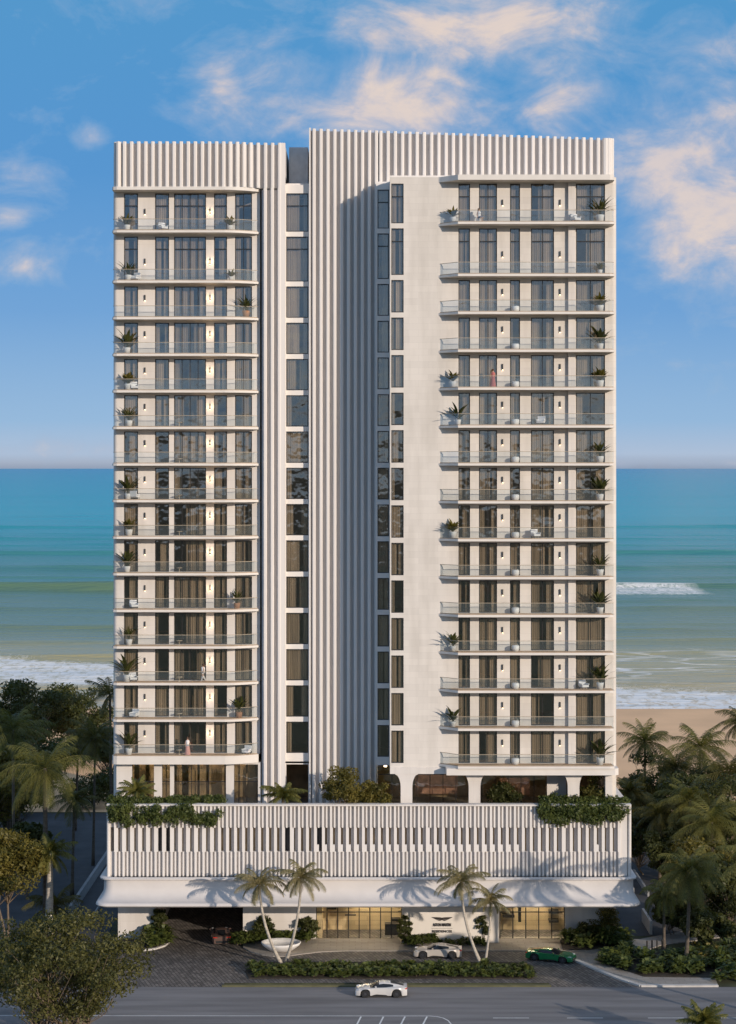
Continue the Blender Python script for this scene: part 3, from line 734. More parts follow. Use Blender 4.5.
# ------------------------------------------------------------------ sea
def sea():
    ys = [361.0]
    while ys[-1] < 1500: ys.append(ys[-1] + 1.6 + (ys[-1] - 361) * 0.0022)
    while ys[-1] < 120000: ys.append(ys[-1] * 1.06)
    xs = np.linspace(-1, 1, 161)
    rr = np.random.RandomState(5)
    V = []; 
    minor = [(430 + 42 * i + 17 * math.sin(i * 5.1), .22 + .18 * math.sin(i * 2.3) ** 2 + .012 * i, 3.5 + .35 * i, .03 * math.sin(i * 1.7)) for i in range(22)]
    def swell(x, y):
        z = 0.0
        # named swells: (distance, height, width, skew)
        for d0, h, w, sk in ((402, .4, 4, .02), (470, .6, 7, .01), (545, .7, 8, -.015), (620, .8, 8, .01), (722, 3.4, 6.5, .006), (790, .8, 8, -.01), (860, 1.6, 11, .01), (1010, 3.6, 10, .004), (1120, 1.0, 12, .008), (1220, 1.8, 18, -.006), (1450, 2.8, 18, .004), (1800, 2, 36, 0), (2250, 2.5, 46, 0), (3000, 3, 70, 0)):
            c = d0 + sk * x + 5 * math.sin(x * .013 + d0) + 2.2 * math.sin(x * .05 + d0 * .3)
            t = (y - c) / w
            if -4 < t < 6:
                z += h * (0.75 + .25 * math.sin(x * .018 + d0 * 1.7)) * math.exp(-(t * t) * (1.6 if t < 0 else 0.35))
        for d0, h, w, sk in minor:
            c = d0 + sk * x + 6 * math.sin(x * .021 + d0) + 2 * math.sin(x * .07 + d0 * .7); t = (y - c) / w
            if -3 < t < 5: z += h * max(0, .55 + .6 * math.sin(x * .028 + d0 * 2.1)) * math.exp(-(t * t) * (1.4 if t < 0 else .4))
        return z
    for y in ys:
        hw = max(240, y * 0.45) if y < 4000 else y * 2.0
        for q in xs:
            x = q * hw; z = 0.0
            if y < 4500: z = swell(x, y) * min(1, (y - 361) / 40) + (0.07 * math.sin(y * .31 + x * .05) + .05 * math.sin(x * .17 + y * .22)) * min(1, (y - 361) / 60)
            V.append((x, y, max(z, 0.0) + 0.02))
    n = len(xs); Fc = [(j*n+i, j*n+i+1, (j+1)*n+i+1, (j+1)*n+i) for j in range(len(ys)-1) for i in range(n-1)]
    me = bpy.data.meshes.new('sea'); me.from_pydata(V, [], Fc); me.shade_smooth()
    m, nt, out = newmat('sea_water'); me.materials.append(m)
    g = N(nt, 'ShaderNodeNewGeometry'); s = N(nt, 'ShaderNodeSeparateXYZ'); L(nt, g.outputs['Position'], s.inputs[0])
    Y = s.outputs[1]; Xo = s.outputs[0]; Zo = s.outputs[2]
    def noise(sc, det, vs, rough=.5, dist=0.0):
        mp = N(nt, 'ShaderNodeMapping'); mp.inputs['Scale'].default_value = vs; L(nt, g.outputs['Position'], mp.inputs[0])
        n_ = N(nt, 'ShaderNodeTexNoise'); n_.inputs['Scale'].default_value = sc; n_.inputs['Detail'].default_value = det; n_.inputs['Roughness'].default_value = rough; n_.inputs['Distortion'].default_value = dist
        L(nt, mp.outputs[0], n_.inputs[0]); return n_.outputs['Fac']
    # colour by distance offshore, on log scale: t = log10(Y/350)/2
    nv = noise(0.012, 4, (0.35, 1, 1))
    yv = mathn(nt, 'MULTIPLY', Y, mathn(nt, 'MULTIPLY_ADD', mathn(nt, 'SUBTRACT', nv, 0.5), 0.35, 1.0))
    t = mathn(nt, 'MULTIPLY', mathn(nt, 'LOGARITHM', mathn(nt, 'DIVIDE', yv, 350.0), 10.0), 0.5, clamp=True)
    base = ramp(nt, t, [(0.0, (0.72, 0.48, 0.22)), (0.045, (0.54, 0.42, 0.16)), (0.09, (0.25, 0.27, 0.10)), (0.15, (0.13, 0.235, 0.125)), (0.21, (0.07, 0.27, 0.20)), (0.27, (0.03, 0.33, 0.31)), (0.36, (0.006, 0.40, 0.43)), (0.55, (0.006, 0.36, 0.43)), (1.0, (0.02, 0.28, 0.42))])
    # foam: shore band, breaking crest, stray laces
    n1 = noise(0.6, 8, (0.8, 0.36, 1), 0.72, 1.0); n2 = noise(0.05, 5, (0.4, 1, 1), 0.6)
    edge = mathn(nt, 'ADD', Y, mathn(nt, 'MULTIPLY', mathn(nt, 'SUBTRACT', n2, 0.5), 26.0))
    edge = mathn(nt, 'SUBTRACT', edge, mathn(nt, 'MULTIPLY', Xo, -0.42))
    band = mathn(nt, 'SUBTRACT', 1.0, mathn(nt, 'ABSOLUTE', mathn(nt, 'DIVIDE', mathn(nt, 'SUBTRACT', edge, 397.0), 34.0)), clamp=True)
    band = mathn(nt, 'MINIMUM', mathn(nt, 'MULTIPLY', band, 2.2), 1.0)
    f1 = mathn(nt, 'MULTIPLY', mathn(nt, 'SUBTRACT', mathn(nt, 'ADD', mathn(nt, 'MULTIPLY', band, 0.43), n1), 0.75), 5.0, clamp=True)
    f1 = mathn(nt, 'MULTIPLY', f1, band)
    # laces further out
    v = N(nt, 'ShaderNodeTexVoronoi'); v.feature = 'DISTANCE_TO_EDGE'; v.inputs['Scale'].default_value = 0.09
    mp = N(nt, 'ShaderNodeMapping'); mp.inputs['Scale'].default_value = (0.45, 1, 1); L(nt, g.outputs['Position'], mp.inputs[0])
    nd = N(nt, 'ShaderNodeTexNoise'); nd.inputs['Scale'].default_value = .12; nd.inputs['Detail'].default_value = 5; L(nt, mp.outputs[0], nd.inputs[0])
    mv = N(nt, 'ShaderNodeVectorMath'); mv.operation = 'MULTIPLY_ADD'; L(nt, nd.outputs['Color'], mv.inputs[0]); mv.inputs[1].default_value = (14, 14, 0); L(nt, mp.outputs[0], mv.inputs[2])
    L(nt, mv.outputs[0], v.inputs['Vector'])
    lace = mathn(nt, 'MULTIPLY', mathn(nt, 'SUBTRACT', 0.07, v.outputs['Distance']), 16.0, clamp=True)
    near = mathn(nt, 'SUBTRACT', 1.0, mathn(nt, 'ABSOLUTE', mathn(nt, 'DIVIDE', mathn(nt, 'SUBTRACT', Y, 435.0), 70.0)), clamp=True)
    patch = mathn(nt, 'MULTIPLY', mathn(nt, 'SUBTRACT', noise(0.018, 3, (0.5, 1, 1)), 0.46), 8.0, clamp=True)
    f2 = mathn(nt, 'MULTIPLY', mathn(nt, 'MULTIPLY', lace, near), mathn(nt, 'MULTIPLY', patch, 1.0))
    # breaking crest right of the tower: x from 60 to 105 at D about 720
    bx = mathn(nt, 'MULTIPLY', mathn(nt, 'SUBTRACT', 126.0, Xo), 0.2, clamp=True)
    bx2 = mathn(nt, 'MULTIPLY', mathn(nt, 'SUBTRACT', Xo, 30.0), 0.1, clamp=True)
    by = mathn(nt, 'SUBTRACT', 1.0, mathn(nt, 'ABSOLUTE', mathn(nt, 'DIVIDE', mathn(nt, 'SUBTRACT', mathn(nt, 'ADD', Y, mathn(nt, 'MULTIPLY', n1, 26)), 724.0), 25.0)), clamp=True)
    f3 = mathn(nt, 'MULTIPLY', mathn(nt, 'MULTIPLY', bx, bx2), mathn(nt, 'MULTIPLY', mathn(nt, 'MULTIPLY', by, 3.0, clamp=True), mathn(nt, 'MULTIPLY_ADD', n1, 3.2, -0.85, clamp=True)))
    foam = mathn(nt, 'MAXIMUM', f1, mathn(nt, 'MAXIMUM', f2, f3), clamp=True)
    col = mixc(nt, foam, base, (1.0, 0.93, 0.84))
    b = N(nt, 'ShaderNodeBsdfPrincipled'); L(nt, col, b.inputs['Base Color']); b.inputs['IOR'].default_value = 1.33
    b.inputs['Specular IOR Level'].default_value = 0.24
    L(nt, mathn(nt, 'MULTIPLY_ADD', foam, 0.5, 0.22), b.inputs['Roughness'])
    bp = N(nt, 'ShaderNodeBump'); bp.inputs['Strength'].default_value = 0.55; bp.inputs['Distance'].default_value = 1.8
    w1 = noise(0.22, 6, (0.28, 1, 1), 0.6); w2 = noise(0.045, 5, (0.22, 1, 1), 0.55)
    L(nt, mathn(nt, 'ADD', w1, mathn(nt, 'MULTIPLY', w2, 2.2)), bp.inputs['Height']); L(nt, bp.outputs[0], b.inputs['Normal'])
    L(nt, b.outputs[0], out.inputs[0])
    tag(link('sea', me), kind='structure')
sea()

# ------------------------------------------------------------------ plants
def nmesh(name, V, Q, mat):
    me = bpy.data.meshes.new(name); V = np.asarray(V, dtype=np.float32); Q = np.asarray(Q, dtype=np.int32)
    me.vertices.add(len(V)); me.vertices.foreach_set('co', V.ravel())
    me.loops.add(Q.size); me.loops.foreach_set('vertex_index', Q.ravel())
    me.polygons.add(len(Q)); me.polygons.foreach_set('loop_start', np.arange(0, Q.size, 4, dtype=np.int32))
    me.update(calc_edges=True); me.validate(); me.materials.append(mat); return me
def leaf_cloud(rs, centers, radii, n, size, flat=0.6):
    """leaf-sized quads spread through clumps; denser towards each clump's skin"""
    w = radii ** 2; w = w / w.sum(); idx = rs.choice(len(centers), n, p=w)
    d = rs.normal(size=(n, 3)); d /= np.linalg.norm(d, axis=1)[:, None]
    r = (rs.random_sample(n) ** 0.35)
    P = centers[idx] + d * (radii[idx] * r)[:, None] * np.array([1, 1, flat])
    nrm = d + rs.normal(size=(n, 3)) * 0.7; nrm /= np.linalg.norm(nrm, axis=1)[:, None]
    a = np.cross(nrm, rs.normal(size=(n, 3))); a /= np.linalg.norm(a, axis=1)[:, None]; b = np.cross(nrm, a)
    s = size * (0.6 + 0.8 * rs.random_sample(n))[:, None]
    V = np.empty((n, 4, 3)); V[:, 0] = P - a * s; V[:, 1] = P + b * s * .45; V[:, 2] = P + a * s; V[:, 3] = P - b * s * .45
    return V.reshape(-1, 3), np.arange(n * 4).reshape(-1, 4)
def broadleaf(name, label, base, h, cr, seed, mat, n=7000, leaf=0.2, stems=1, cat='tree', group=None, clump=0.34, low=0.35, ncl=26, z=0.0):
    rs = np.random.RandomState(seed); root = tag(empty(name, (base[0], base[1], z)), label, cat, group)
    crz = h * (1 - low) / 2; cz = h - crz
    c = rs.normal(size=(ncl, 3)); c /= np.linalg.norm(c, axis=1)[:, None]; c *= (rs.random_sample(ncl) ** 0.4)[:, None] * 0.8
    cen = c * np.array([cr, cr, crz]) + np.array([0, 0, cz]); rad = cr * clump * (0.65 + 0.7 * rs.random_sample(ncl))
    V, Q = leaf_cloud(rs, cen, rad, n, leaf)
    link('crown', nmesh('crown', V, Q, mat), root)
    mb = MB()
    for s_ in range(stems):
        a = rs.random_sample() * 6.28; ro = 0 if stems == 1 else 0.25
        fork = np.array([math.cos(a) * cr * .25 * (stems > 1), math.sin(a) * cr * .25 * (stems > 1), h * low * 0.9])
        st = np.array([math.cos(a) * ro, math.sin(a) * ro, 0])
        tr = (0.022 * h if stems == 1 else 0.012 * h)
        mb.tube([st, st + (fork - st) * .5 + rs.normal(size=3) * .05, fork], [tr, tr * .8, tr * .65], 7)
        for j in range(ncl // stems + (stems == 1) * 0):
            e = cen[(s_ + j * stems) % ncl]; m_ = fork + (e - fork) * .5 + rs.normal(size=3) * cr * .06
            mb.tube([fork, m_, e], [tr * .5, tr * .3, tr * .1], 5)
    mb.build('trunk', M_bark, root)
    return root
def frond_arrays(rs, length, droop, az, el, nl=34, width=0.62, lw=0.045):
    """one feather frond: arched rachis with paired hanging leaflets"""
    V = []; Q = []
    ca, sa = math.cos(az), math.sin(az); pts = []
    p = np.zeros(3); e = el
    for i in range(nl + 1):
        pts.append(p.copy()); st = length / nl
        p = p + st * np.array([math.cos(e) * ca, math.cos(e) * sa, math.sin(e)]); e -= droop / nl * (0.6 + 0.8 * i / nl)
    pts = np.array(pts); side = np.array([-sa, ca, 0.0])
    for i in range(nl):
        w = 0.035 * (1 - i / nl) + .008; o = len(V); up = np.array([0, 0, w])
        V += [pts[i] - side * w, pts[i] + side * w, pts[i+1] + side * w * .9, pts[i+1] - side * w * .9]; Q.append((o, o+1, o+2, o+3))
        o = len(V); V += [pts[i] - up, pts[i] + up, pts[i+1] + up * .9, pts[i+1] - up * .9]; Q.append((o, o+1, o+2, o+3))
    for i in range(3, nl):
        t = i / nl; ll = length * width * 0.42 * (math.sin(math.pi * min(1, t * 0.86 + 0.12)) ** 0.7) * (0.9 + .2 * rs.random_sample())
        d = pts[i] - pts[i-1]; d /= np.linalg.norm(d)
        for s_ in (-1, 1):
            dr = side * s_ * .75 + d * .6 + np.array([0, 0, -0.28 - 0.35 * rs.random_sample()]); dr /= np.linalg.norm(dr)
            mid = pts[i] + dr * ll * .5; tip = pts[i] + dr * ll + np.array([0, 0, -ll * .28]); o = len(V)
            V += [pts[i] - d * lw * .7, pts[i] + d * lw * .7, mid + d * lw * .62, mid - d * lw * .62]; Q.append((o, o+1, o+2, o+3))
            V += [mid - d * lw * .62, mid + d * lw * .62, tip + d * lw * .1, tip - d * lw * .1]; Q.append((o+4, o+5, o+6, o+7))
    return np.array(V), np.array(Q)
PM = {}
def palm_crown(seed, length, nf, mat, lw=0.05, updown=(1.4, -0.65), droop=1.3, nl=32):
    key = (seed, length, nf, mat.name, lw)
    if key in PM: return PM[key]
    rs = np.random.RandomState(seed); Vs = []; Qs = []; o = 0
    for i in range(nf):
        t = i / (nf - 1); el = updown[0] + (updown[1] - updown[0]) * t + rs.normal() * .12
        v, q = frond_arrays(rs, length * (0.8 + .3 * rs.random_sample()) * (0.8 + .3 * math.sin(math.pi * t)), droop * (0.75 + .4 * rs.random_sample()), i * 2.39996 + rs.normal() * .15, el, nl=nl, lw=lw)
        Vs.append(v); Qs.append(q + o); o += len(v)
    PM[key] = nmesh('crown', np.concatenate(Vs), np.concatenate(Qs), mat); return PM[key]
def palm(label, base, top, length, seed, mat=None, tmat=None, nf=22, r=0.17, lw=0.05, group=None, bend=0.4, name='palm_tree', z=0.0, droop=1.3, updown=(1.4, -0.65)):
    mat = mat or M_palm; tmat = tmat or M_trunk
    root = tag(empty(name, (base[0], base[1], z)), label, 'palm tree', group)
    tp = Vector((top[0] - base[0], top[1] - base[1], top[2] - z)); mb = MB(); pts = []; rad = []
    for i in range(13):
        t = i / 12; s_ = (t * (1 - bend) + bend * (1 - (1 - t) ** 2)) if bend >= 0 else (t * (1 + bend) - bend * t * t)
        pts.append((tp.x * s_, tp.y * s_, tp.z * t)); rad.append(r * (1.35 - .35 * min(1, t * 4)) * (1 - .35 * t) * (1 + 0.05 * (i % 2)))
    mb.tube(pts, rad, 9); mb.build('trunk', tmat, root, smooth=True)
    link('crown', palm_crown(seed, length, nf, mat, lw, updown, droop), root, (tp.x, tp.y, tp.z - 0.05))
    return root
def P3(px, py, D): return (X(px, D), D, Zp(py, D))

# front pairs of leaning palms
b = G(283, 966)
palm('left-leaning pale palm of the pair rising from the planting strip before the garage entrance', (b.x - .05, b.y), (X(259.5, 173.6), 173.6, Zp(884, 173.6)), 2.7, 11, M_palmf, nf=21, r=0.15, lw=.05, group='leaning palms in the driveway planting strip', bend=0.95, droop=1.6, updown=(1.5, -0.35))
palm('right-leaning pale palm of the pair rising from the planting strip left of the entrance', (b.x + .12, b.y + .25), (X(301, 173.2), 173.2, Zp(878, 173.2)), 2.75, 12, M_palmf, nf=21, r=0.15, lw=.05, group='leaning palms in the driveway planting strip', bend=0.9, droop=1.6, updown=(1.5, -0.35))
b = G(483, 967)
palm('taller left-leaning pale palm in front of the lettered white wall', (b.x - .05, b.y), (X(461, 173.4), 173.4, Zp(881, 173.4)), 2.75, 13, M_palmf, nf=21, r=0.15, lw=.05, group='leaning palms in the driveway planting strip', bend=0.95, droop=1.6, updown=(1.5, -0.35))
palm('shorter slim pale palm right of the lettered white wall', (b.x + .15, b.y + .3), (X(491, 174.4), 174.4, Zp(901, 174.4)), 2.3, 14, M_palmf, nf=18, r=0.12, lw=.045, group='leaning palms in the driveway planting strip', bend=0.8, droop=1.6, updown=(1.5, -0.35))
# left side palms
palm('big coconut palm with wide drooping crown standing in the yard left of the tower', (X(46, 189), 189), P3(45, 768, 189), 5.6, 21, M_palm, M_dtrunk, 34, .3, .045, updown=(1.3, -0.9))
palm('slim dark palm with thin black trunk close to the left side of the tower', (X(93, 219), 219), P3(95, 738, 219), 4.3, 22, M_palmd, M_dtrunk, 24, .16, .06)
palm('palm whose fronds reach the left edge of the tower against the surf', (X(112, 232), 232), P3(110, 694, 232), 3.8, 23, M_palmd, M_dtrunk, 18, .2, .06)
palm('short palm with drooping pale fronds and stout trunk behind the front left tree', (X(49, 187), 187), P3(50, 853, 187), 3.0, 24, M_palm, M_trunk, 26, .42, .06)
palm('low palm with dark spreading fronds behind the front left tree', (X(52, 190), 190), P3(55, 905, 190), 3.4, 25, M_palmd, M_dtrunk, 18, .3, .06)
palm('palm behind the big coconut palm at the left edge of the photo', (X(8, 215), 215), P3(10, 762, 215), 4.6, 26, M_palmd, M_dtrunk, 22, .22, .06)
palm('palm leaning over the sand between the dark slim palm and the big coconut palm', (X(75, 240), 240), P3(78, 745, 240), 3.8, 27, M_palmd, M_dtrunk, 20, .18, .06)
# left broadleaf
palm('tall palm at the far left edge rising in front of the dark sea-grape trees', (X(14, 206), 206), P3(13, 730, 206), 4.4, 28, M_palm, M_dtrunk, 26, .2, .05)
palm('palm with drooping fronds between the big coconut palm and the slim black palm', (X(72, 204), 204), P3(74, 800, 204), 3.2, 29, M_palmd, M_dtrunk, 22, .18, .05)
broadleaf('broadleaf_tree', 'large olive-green multi-stemmed tree in the front left corner by the road', (X(60, 151), 151), 11.0, 8.8, 31, M_leafo, 25000, .15, 11, clump=.145, low=.15, ncl=120)
broadleaf('broadleaf_tree', 'green leafy tree at the left edge below the big coconut palm', (X(8, 185), 185), 11.5, 4.2, 32, M_leaf, 9000, .18, 2, low=.3, ncl=30)
for i, (px, D, h, cr, lab) in enumerate(((5, 262, 17.5, 8, 'dark sea-grape tree at the far left edge before the surf'), (40, 285, 15.3, 7, 'dark sea-grape tree in front of the foam left of the big palm'),
        (75, 292, 13.5, 7, 'dark spreading tree in front of the foam near the slim palm'), (104, 272, 9.5, 4.5, 'small dark tree on the sand beside the tower'), (22, 236, 14.5, 6.5, 'dark green tree behind the big coconut palm'), (-6, 212, 17, 6, 'olive tree crown cut by the left edge above the yard'), (14, 222, 13, 5, 'dark rounded tree behind the trunk of the big coconut palm'), (28, 203, 8.5, 3.4, 'shorter dark tree at the foot of the big coconut palm'))):
    broadleaf('broadleaf_tree', lab, (X(px, D), D), h, cr, 40 + i, M_leafd if i != 5 else M_leaf, 7500, .27, 2, group='trees between yard and beach', low=.25, ncl=30, clump=.3)
for i, (px, D, h, cr, lab) in enumerate(((20, 250, 6, 5, 'low dark bush behind the trunks at the left edge of the yard'), (86, 256, 5, 4, 'low dark bush behind the black palm trunk'), (112, 262, 5, 3.5, 'low dark bush against the rear left corner of the podium'))):
    broadleaf('bush', lab, (X(px, D), D), h, cr, 60 + i, M_leafd, 3500, .2, 3, 'bush', 'bushes behind the yard', low=.05)
# right side
for i, (px, py, D, ln, m_, lab) in enumerate((
        (645, 742, 236, 4.2, M_palm, 'palm with feathery crown against the sand just right of the tower'),
        (700, 748, 228, 4.8, M_palm, 'broad palm crown against the beach near the right edge'),
        (676, 768, 222, 4.4, M_palmd, 'palm crown between the two that stand against the sand'),
        (730, 772, 215, 4.8, M_palmd, 'palm crown cut by the right edge below the beach'),
        (660, 815, 210, 3.6, M_palmd, 'dark palm over the shaded lane right of the podium'),
        (712, 822, 200, 4.4, M_palm, 'palm with drooping fronds halfway down the right side grove'),
        (630, 792, 222, 3.0, M_palmd, 'small palm filling the gap beside the tower corner'),
        (690, 800, 208, 4.4, M_palm, 'wide palm crown in the centre of the right-hand grove'),
        (741, 722, 232, 3.6, M_palmd, 'palm frond tips entering at the right edge above the sand'))):
    palm(lab, (X(px, D), D), P3(px, py, D), ln, 70 + i, m_, M_dtrunk, 32, .2, .05, 'palms in the right-hand grove')
palm('tall front palm with brown trunk standing in the right-hand bed by the road', (X(686, 175.5), 175.5), P3(690, 872, 175.5), 4.0, 81, M_palm, M_dtrunk, 38, .19, .045, droop=1.6)
palm('shorter twin palm just left of the tall front palm', (X(664, 179), 179), P3(664, 893, 179), 2.9, 82, M_palm, M_dtrunk, 22, .16, .05, droop=1.9)
palm('small fan-shaped palm crown cut by the bottom edge at the right', (X(704, 150), 150), (X(704, 150), 150, 2.0), 2.3, 83, M_palm, M_dtrunk, 24, .25, .06, droop=1.0, updown=(1.4, 0.15), name='low_palm')
for i, (px, D, h, cr, m_, lab) in enumerate((
        (655, 232, 12.5, 5, M_leafd, 'dark bushy tree below the feathery palm right of the tower'),
        (690, 214, 12, 5.5, M_leafd, 'dark dense tree in the middle of the right-hand grove'),
        (728, 205, 13.5, 6, M_leafd, 'dark dense tree at the right edge behind the tall front palm'),
        (700, 192, 9.5, 4.2, M_leaf, 'mid-green tree with yellow tints right of the shaded lane'),
        (735, 186, 8.5, 4.8, M_leafd, 'dark tree at the right edge above the yellow shrubs'),
        (668, 205, 8.0, 3.2, M_leafd, 'small dark tree overhanging the shaded lane'),
        (675, 186, 4.8, 2.6, M_leafd, 'round dark bush behind the shorter twin palm'),
        (712, 181, 4.2, 3.0, M_leafd, 'dark bush behind the yellow-leaved shrubs'), (634, 228, 9.5, 3.2, M_leaf, 'green tree against the sand beside the tower corner'), (645, 214, 7.5, 3.4, M_leafd, 'dark tree behind the lane at the podium corner'), (715, 222, 13, 4.5, M_leafd, 'dark tree beneath the broad palm at the right edge'))):
    broadleaf('broadleaf_tree' if h > 6 else 'bush', lab, (X(px, D), D), h, cr, 90 + i, m_, 8000, .2, 2, 'tree' if h > 6 else 'bush', 'broadleaf growth in the right-hand grove', low=.12, ncl=34, clump=.28)
# terrace trees and planters
palm('spiky cycad palm on the terrace behind the left draped hedge', (X(137, 181.5), 181.5), (X(137, 181.5), 181.5, TER + 2.5), 2.0, 101, M_palm, M_dtrunk, 24, .2, .05, droop=1.1, z=TER, updown=(1.35, 0.0), name='terrace_palm')
palm('bushy low palm on the terrace before the recessed window bay', (X(283, 181), 181), (X(283, 181), 181, TER + 2.1), 2.3, 102, M_palm, M_dtrunk, 26, .2, .05, droop=1.3, z=TER, updown=(1.35, 0.05), name='terrace_palm')
broadleaf('terrace_tree', 'wide dark green tree on the terrace before the central fins', (X(343, 181), 181), 5.3, 2.3, 103, M_leaf, 6500, .13, 3, low=.12, z=TER, clump=.36)
broadleaf('terrace_tree', 'lower right-hand tree on the terrace beside the first arcade column', (X(375, 181.2), 181.2), 4.0, 1.8, 104, M_leaf, 4200, .13, 3, low=.1, z=TER, clump=.38)
broadleaf('terrace_shrub', 'dark shrub seen between the arcade columns right of the second column', (X(505, 183), 183), 3.4, 2.1, 105, M_leafd, 3600, .13, 3, 'shrub', low=.05, z=TER, clump=.38)
broadleaf('terrace_shrub', 'olive shrub under the last arcade opening at the tower corner', (X(592, 182), 182), 4.2, 1.6, 106, M_leafy, 3000, .13, 3, 'shrub', low=.05, z=TER, clump=.38)
def hedge(label, pa, pb, seed, dr=1.6):
    rs = np.random.RandomState(seed); xa, xb = X(pa, 179), X(pb, 179); n = 150
    cx = xa + (xb - xa) * rs.random_sample(n); fr = rs.random_sample(n) < .55
    cy = np.where(fr, 178.75, 179.6 + rs.random_sample(n)); cz = np.where(fr, 13.95 - dr * rs.random_sample(n) * (0.78 + .22 * np.sin((cx - xa) * .9) ** 2), 13.95 + .4 * rs.random_sample(n))
    V, Q = leaf_cloud(rs, np.stack([cx, cy, cz], 1), np.full(n, .55) * (0.7 + .6 * rs.random_sample(n)), 17000, .14, .9)
    root = tag(empty('trailing_hedge', (0, 0, 0)), label, 'hedge')
    link('foliage', nmesh('foliage', V, Q, M_shrub), root)
    mb = MB(); mb.box(xa, xb, 179.75, 180.9, TER + 0.003, z1_ + 0.05); mb.build('planter', M_wall, root)
hedge('dark green hedge trailing over the left end of the podium parapet', 110, 221, 1)
hedge('dark green hedge trailing over the right end of the podium parapet', 541, 627, 2, 1.4)

# low planting
def shrub_mesh(seed, mat, r=0.7, h=0.8, n=60, lw=0.16, ln=0.55):
    rs = np.random.RandomState(seed); V = []; Q = []
    for i in range(n):
        a = rs.random_sample() * 6.283; e = 0.25 + 1.1 * rs.random_sample(); q = r * rs.random_sample() ** .5 * .6
        b = np.array([math.cos(a) * q, math.sin(a) * q, h * (0.15 + .55 * rs.random_sample())])
        d = np.array([math.cos(a) * math.cos(e), math.sin(a) * math.cos(e), math.sin(e)]); s_ = np.array([-math.sin(a), math.cos(a), 0]) * lw * (0.7 + .6 * rs.random_sample()); l_ = ln * (0.6 + .7 * rs.random_sample())
        m_ = b + d * l_ * .55; t_ = b + d * l_ - np.array([0, 0, l_ * .35]); o = len(V)
        V += [b - s_ * .3, b + s_ * .3, m_ + s_, m_ - s_, m_ - s_, m_ + s_, t_ + s_ * .15, t_ - s_ * .15]; Q += [(o, o+1, o+2, o+3), (o+4, o+5, o+6, o+7)]
    return nmesh('leaves', V, Q, mat)
def stemmesh():
    mb = MB()
    for i in range(5):
        a = i * 1.26; mb.tube([(0, 0, 0), (0.12 * math.cos(a), .12 * math.sin(a), .3), (.25 * math.cos(a), .25 * math.sin(a), .5)], [.025, .02, .01], 5)
    return mb.mesh('stem', M_bark)
STM = stemmesh()
SH = [shrub_mesh(i, M_shrub, n=75) for i in range(4)] + [shrub_mesh(9, M_shrub, .8, 1.0, 90, .1, .8)]
SHY = [shrub_mesh(20 + i, M_shruby, n=70) for i in range(2)]
def shrub(x, y, z, s_, label, group, meshes=SH, name='shrub'):
    o = tag(empty(name, (x, y, z), R.random() * 6.28), label, 'shrub', group); o.scale = (s_, s_, s_ * (0.9 + .25 * R.random()))
    link('leaves', R.choice(meshes), o); link('stem', STM, o)
lab1 = 'low leafy shrub in the planting strip between cobbled driveway and road'
for i in range(90):
    px = 250 + (532 - 250) * (i + .5 * R.random()) / 90; py = [968, 972, 976][i % 3] + R.random() * 2
    if abs(px - 283) < 4 and py < 969: py += 4
    g = G(px, py); shrub(g.x, g.y, .05, .62 + .4 * R.random(), lab1, 'shrubs in the driveway planting strip', SH[:4])
lab2 = 'low leafy shrub in the kerbed bed at the right corner of the driveway'
for i in range(48):
    t = R.random(); u = R.random(); px = 604 + 112 * t; lo = 955 + 2 * (1 - t); hi = 965 + 11 * min(1, t * 3)
    g = G(px, lo + (hi - lo) * u); shrub(g.x, g.y, .13, .9 + .5 * R.random(), lab2, 'shrubs in the right kerbed bed')
for i in range(14):
    g = G(698 + 40 * R.random(), 948 + 20 * R.random()); shrub(g.x, g.y, .05, 1.1 + .6 * R.random(), 'yellow-leaved shrub at the right edge beside the palms', 'yellow shrubs by the palms', SHY)
def wallbed(pa, pb, ya, yb, n, s0, s1, label, group):
    for i in range(n):
        g = G(pa + (pb - pa) * R.random(), ya + (yb - ya) * R.random()); shrub(g.x, g.y, .08, s0 + (s1 - s0) * R.random(), label, group)
wallbed(712, 752, 956, 982, 26, 1.0, 1.6, 'leafy shrub on the verge at the right edge beyond the kerbed bed', 'shrubs on the right verge')
wallbed(566, 626, 941, 949, 20, 1.1, 1.7, 'leafy shrub in the bed against the white wall right of the glazed lobby', 'shrubs at the right wall')
wallbed(140, 164, 941, 948, 13, 1.0, 1.6, 'leafy shrub in the curved bed left of the garage entrance', 'shrubs left of the garage')
wallbed(404, 430, 943, 947, 8, .8, 1.2, 'leafy shrub under the lettered wall behind the champagne car', 'shrubs under the lettered wall')
wallbed(430, 484, 944, 947, 14, .5, .8, 'leafy shrub under the right half of the lettered wall', 'shrubs under the lettered wall')
wallbed(246, 316, 941.5, 944, 14, .9, 1.3, 'leafy shrub against the white wall behind the round planter', 'shrubs behind the round planter')
wallbed(236, 246, 941.5, 946, 5, 1.0, 1.3, 'leafy shrub at the corner right of the garage opening', 'shrubs behind the round planter')
for px, py, h, cr, lab in ((308, 941, 3.0, 1.0, 'tall dense bush left of the lobby glazing'), (263, 941, 2.6, 1.0, 'rounded bush against the white wall right of the garage'), (404, 944, 2.9, .8, 'tall bush at the left end of the lettered wall'),
        (484, 943, 3.0, .9, 'upright bush at the right end of the lettered wall'), (604, 941, 3.6, 1.5, 'tallest bush against the white wall beside the right garage opening'), (160, 940, 3.4, .9, 'upright bush at the left jamb of the garage opening'), (585, 944, 2.2, 1.1, 'low rounded bush right of the lobby glazing')):
    g = G(px, py); broadleaf('bush', lab, (g.x, g.y), h, cr, int(px), M_leafd if px != 604 else M_leaf, 2600, .12, 3, 'bush', low=.04, z=.05, clump=.4)
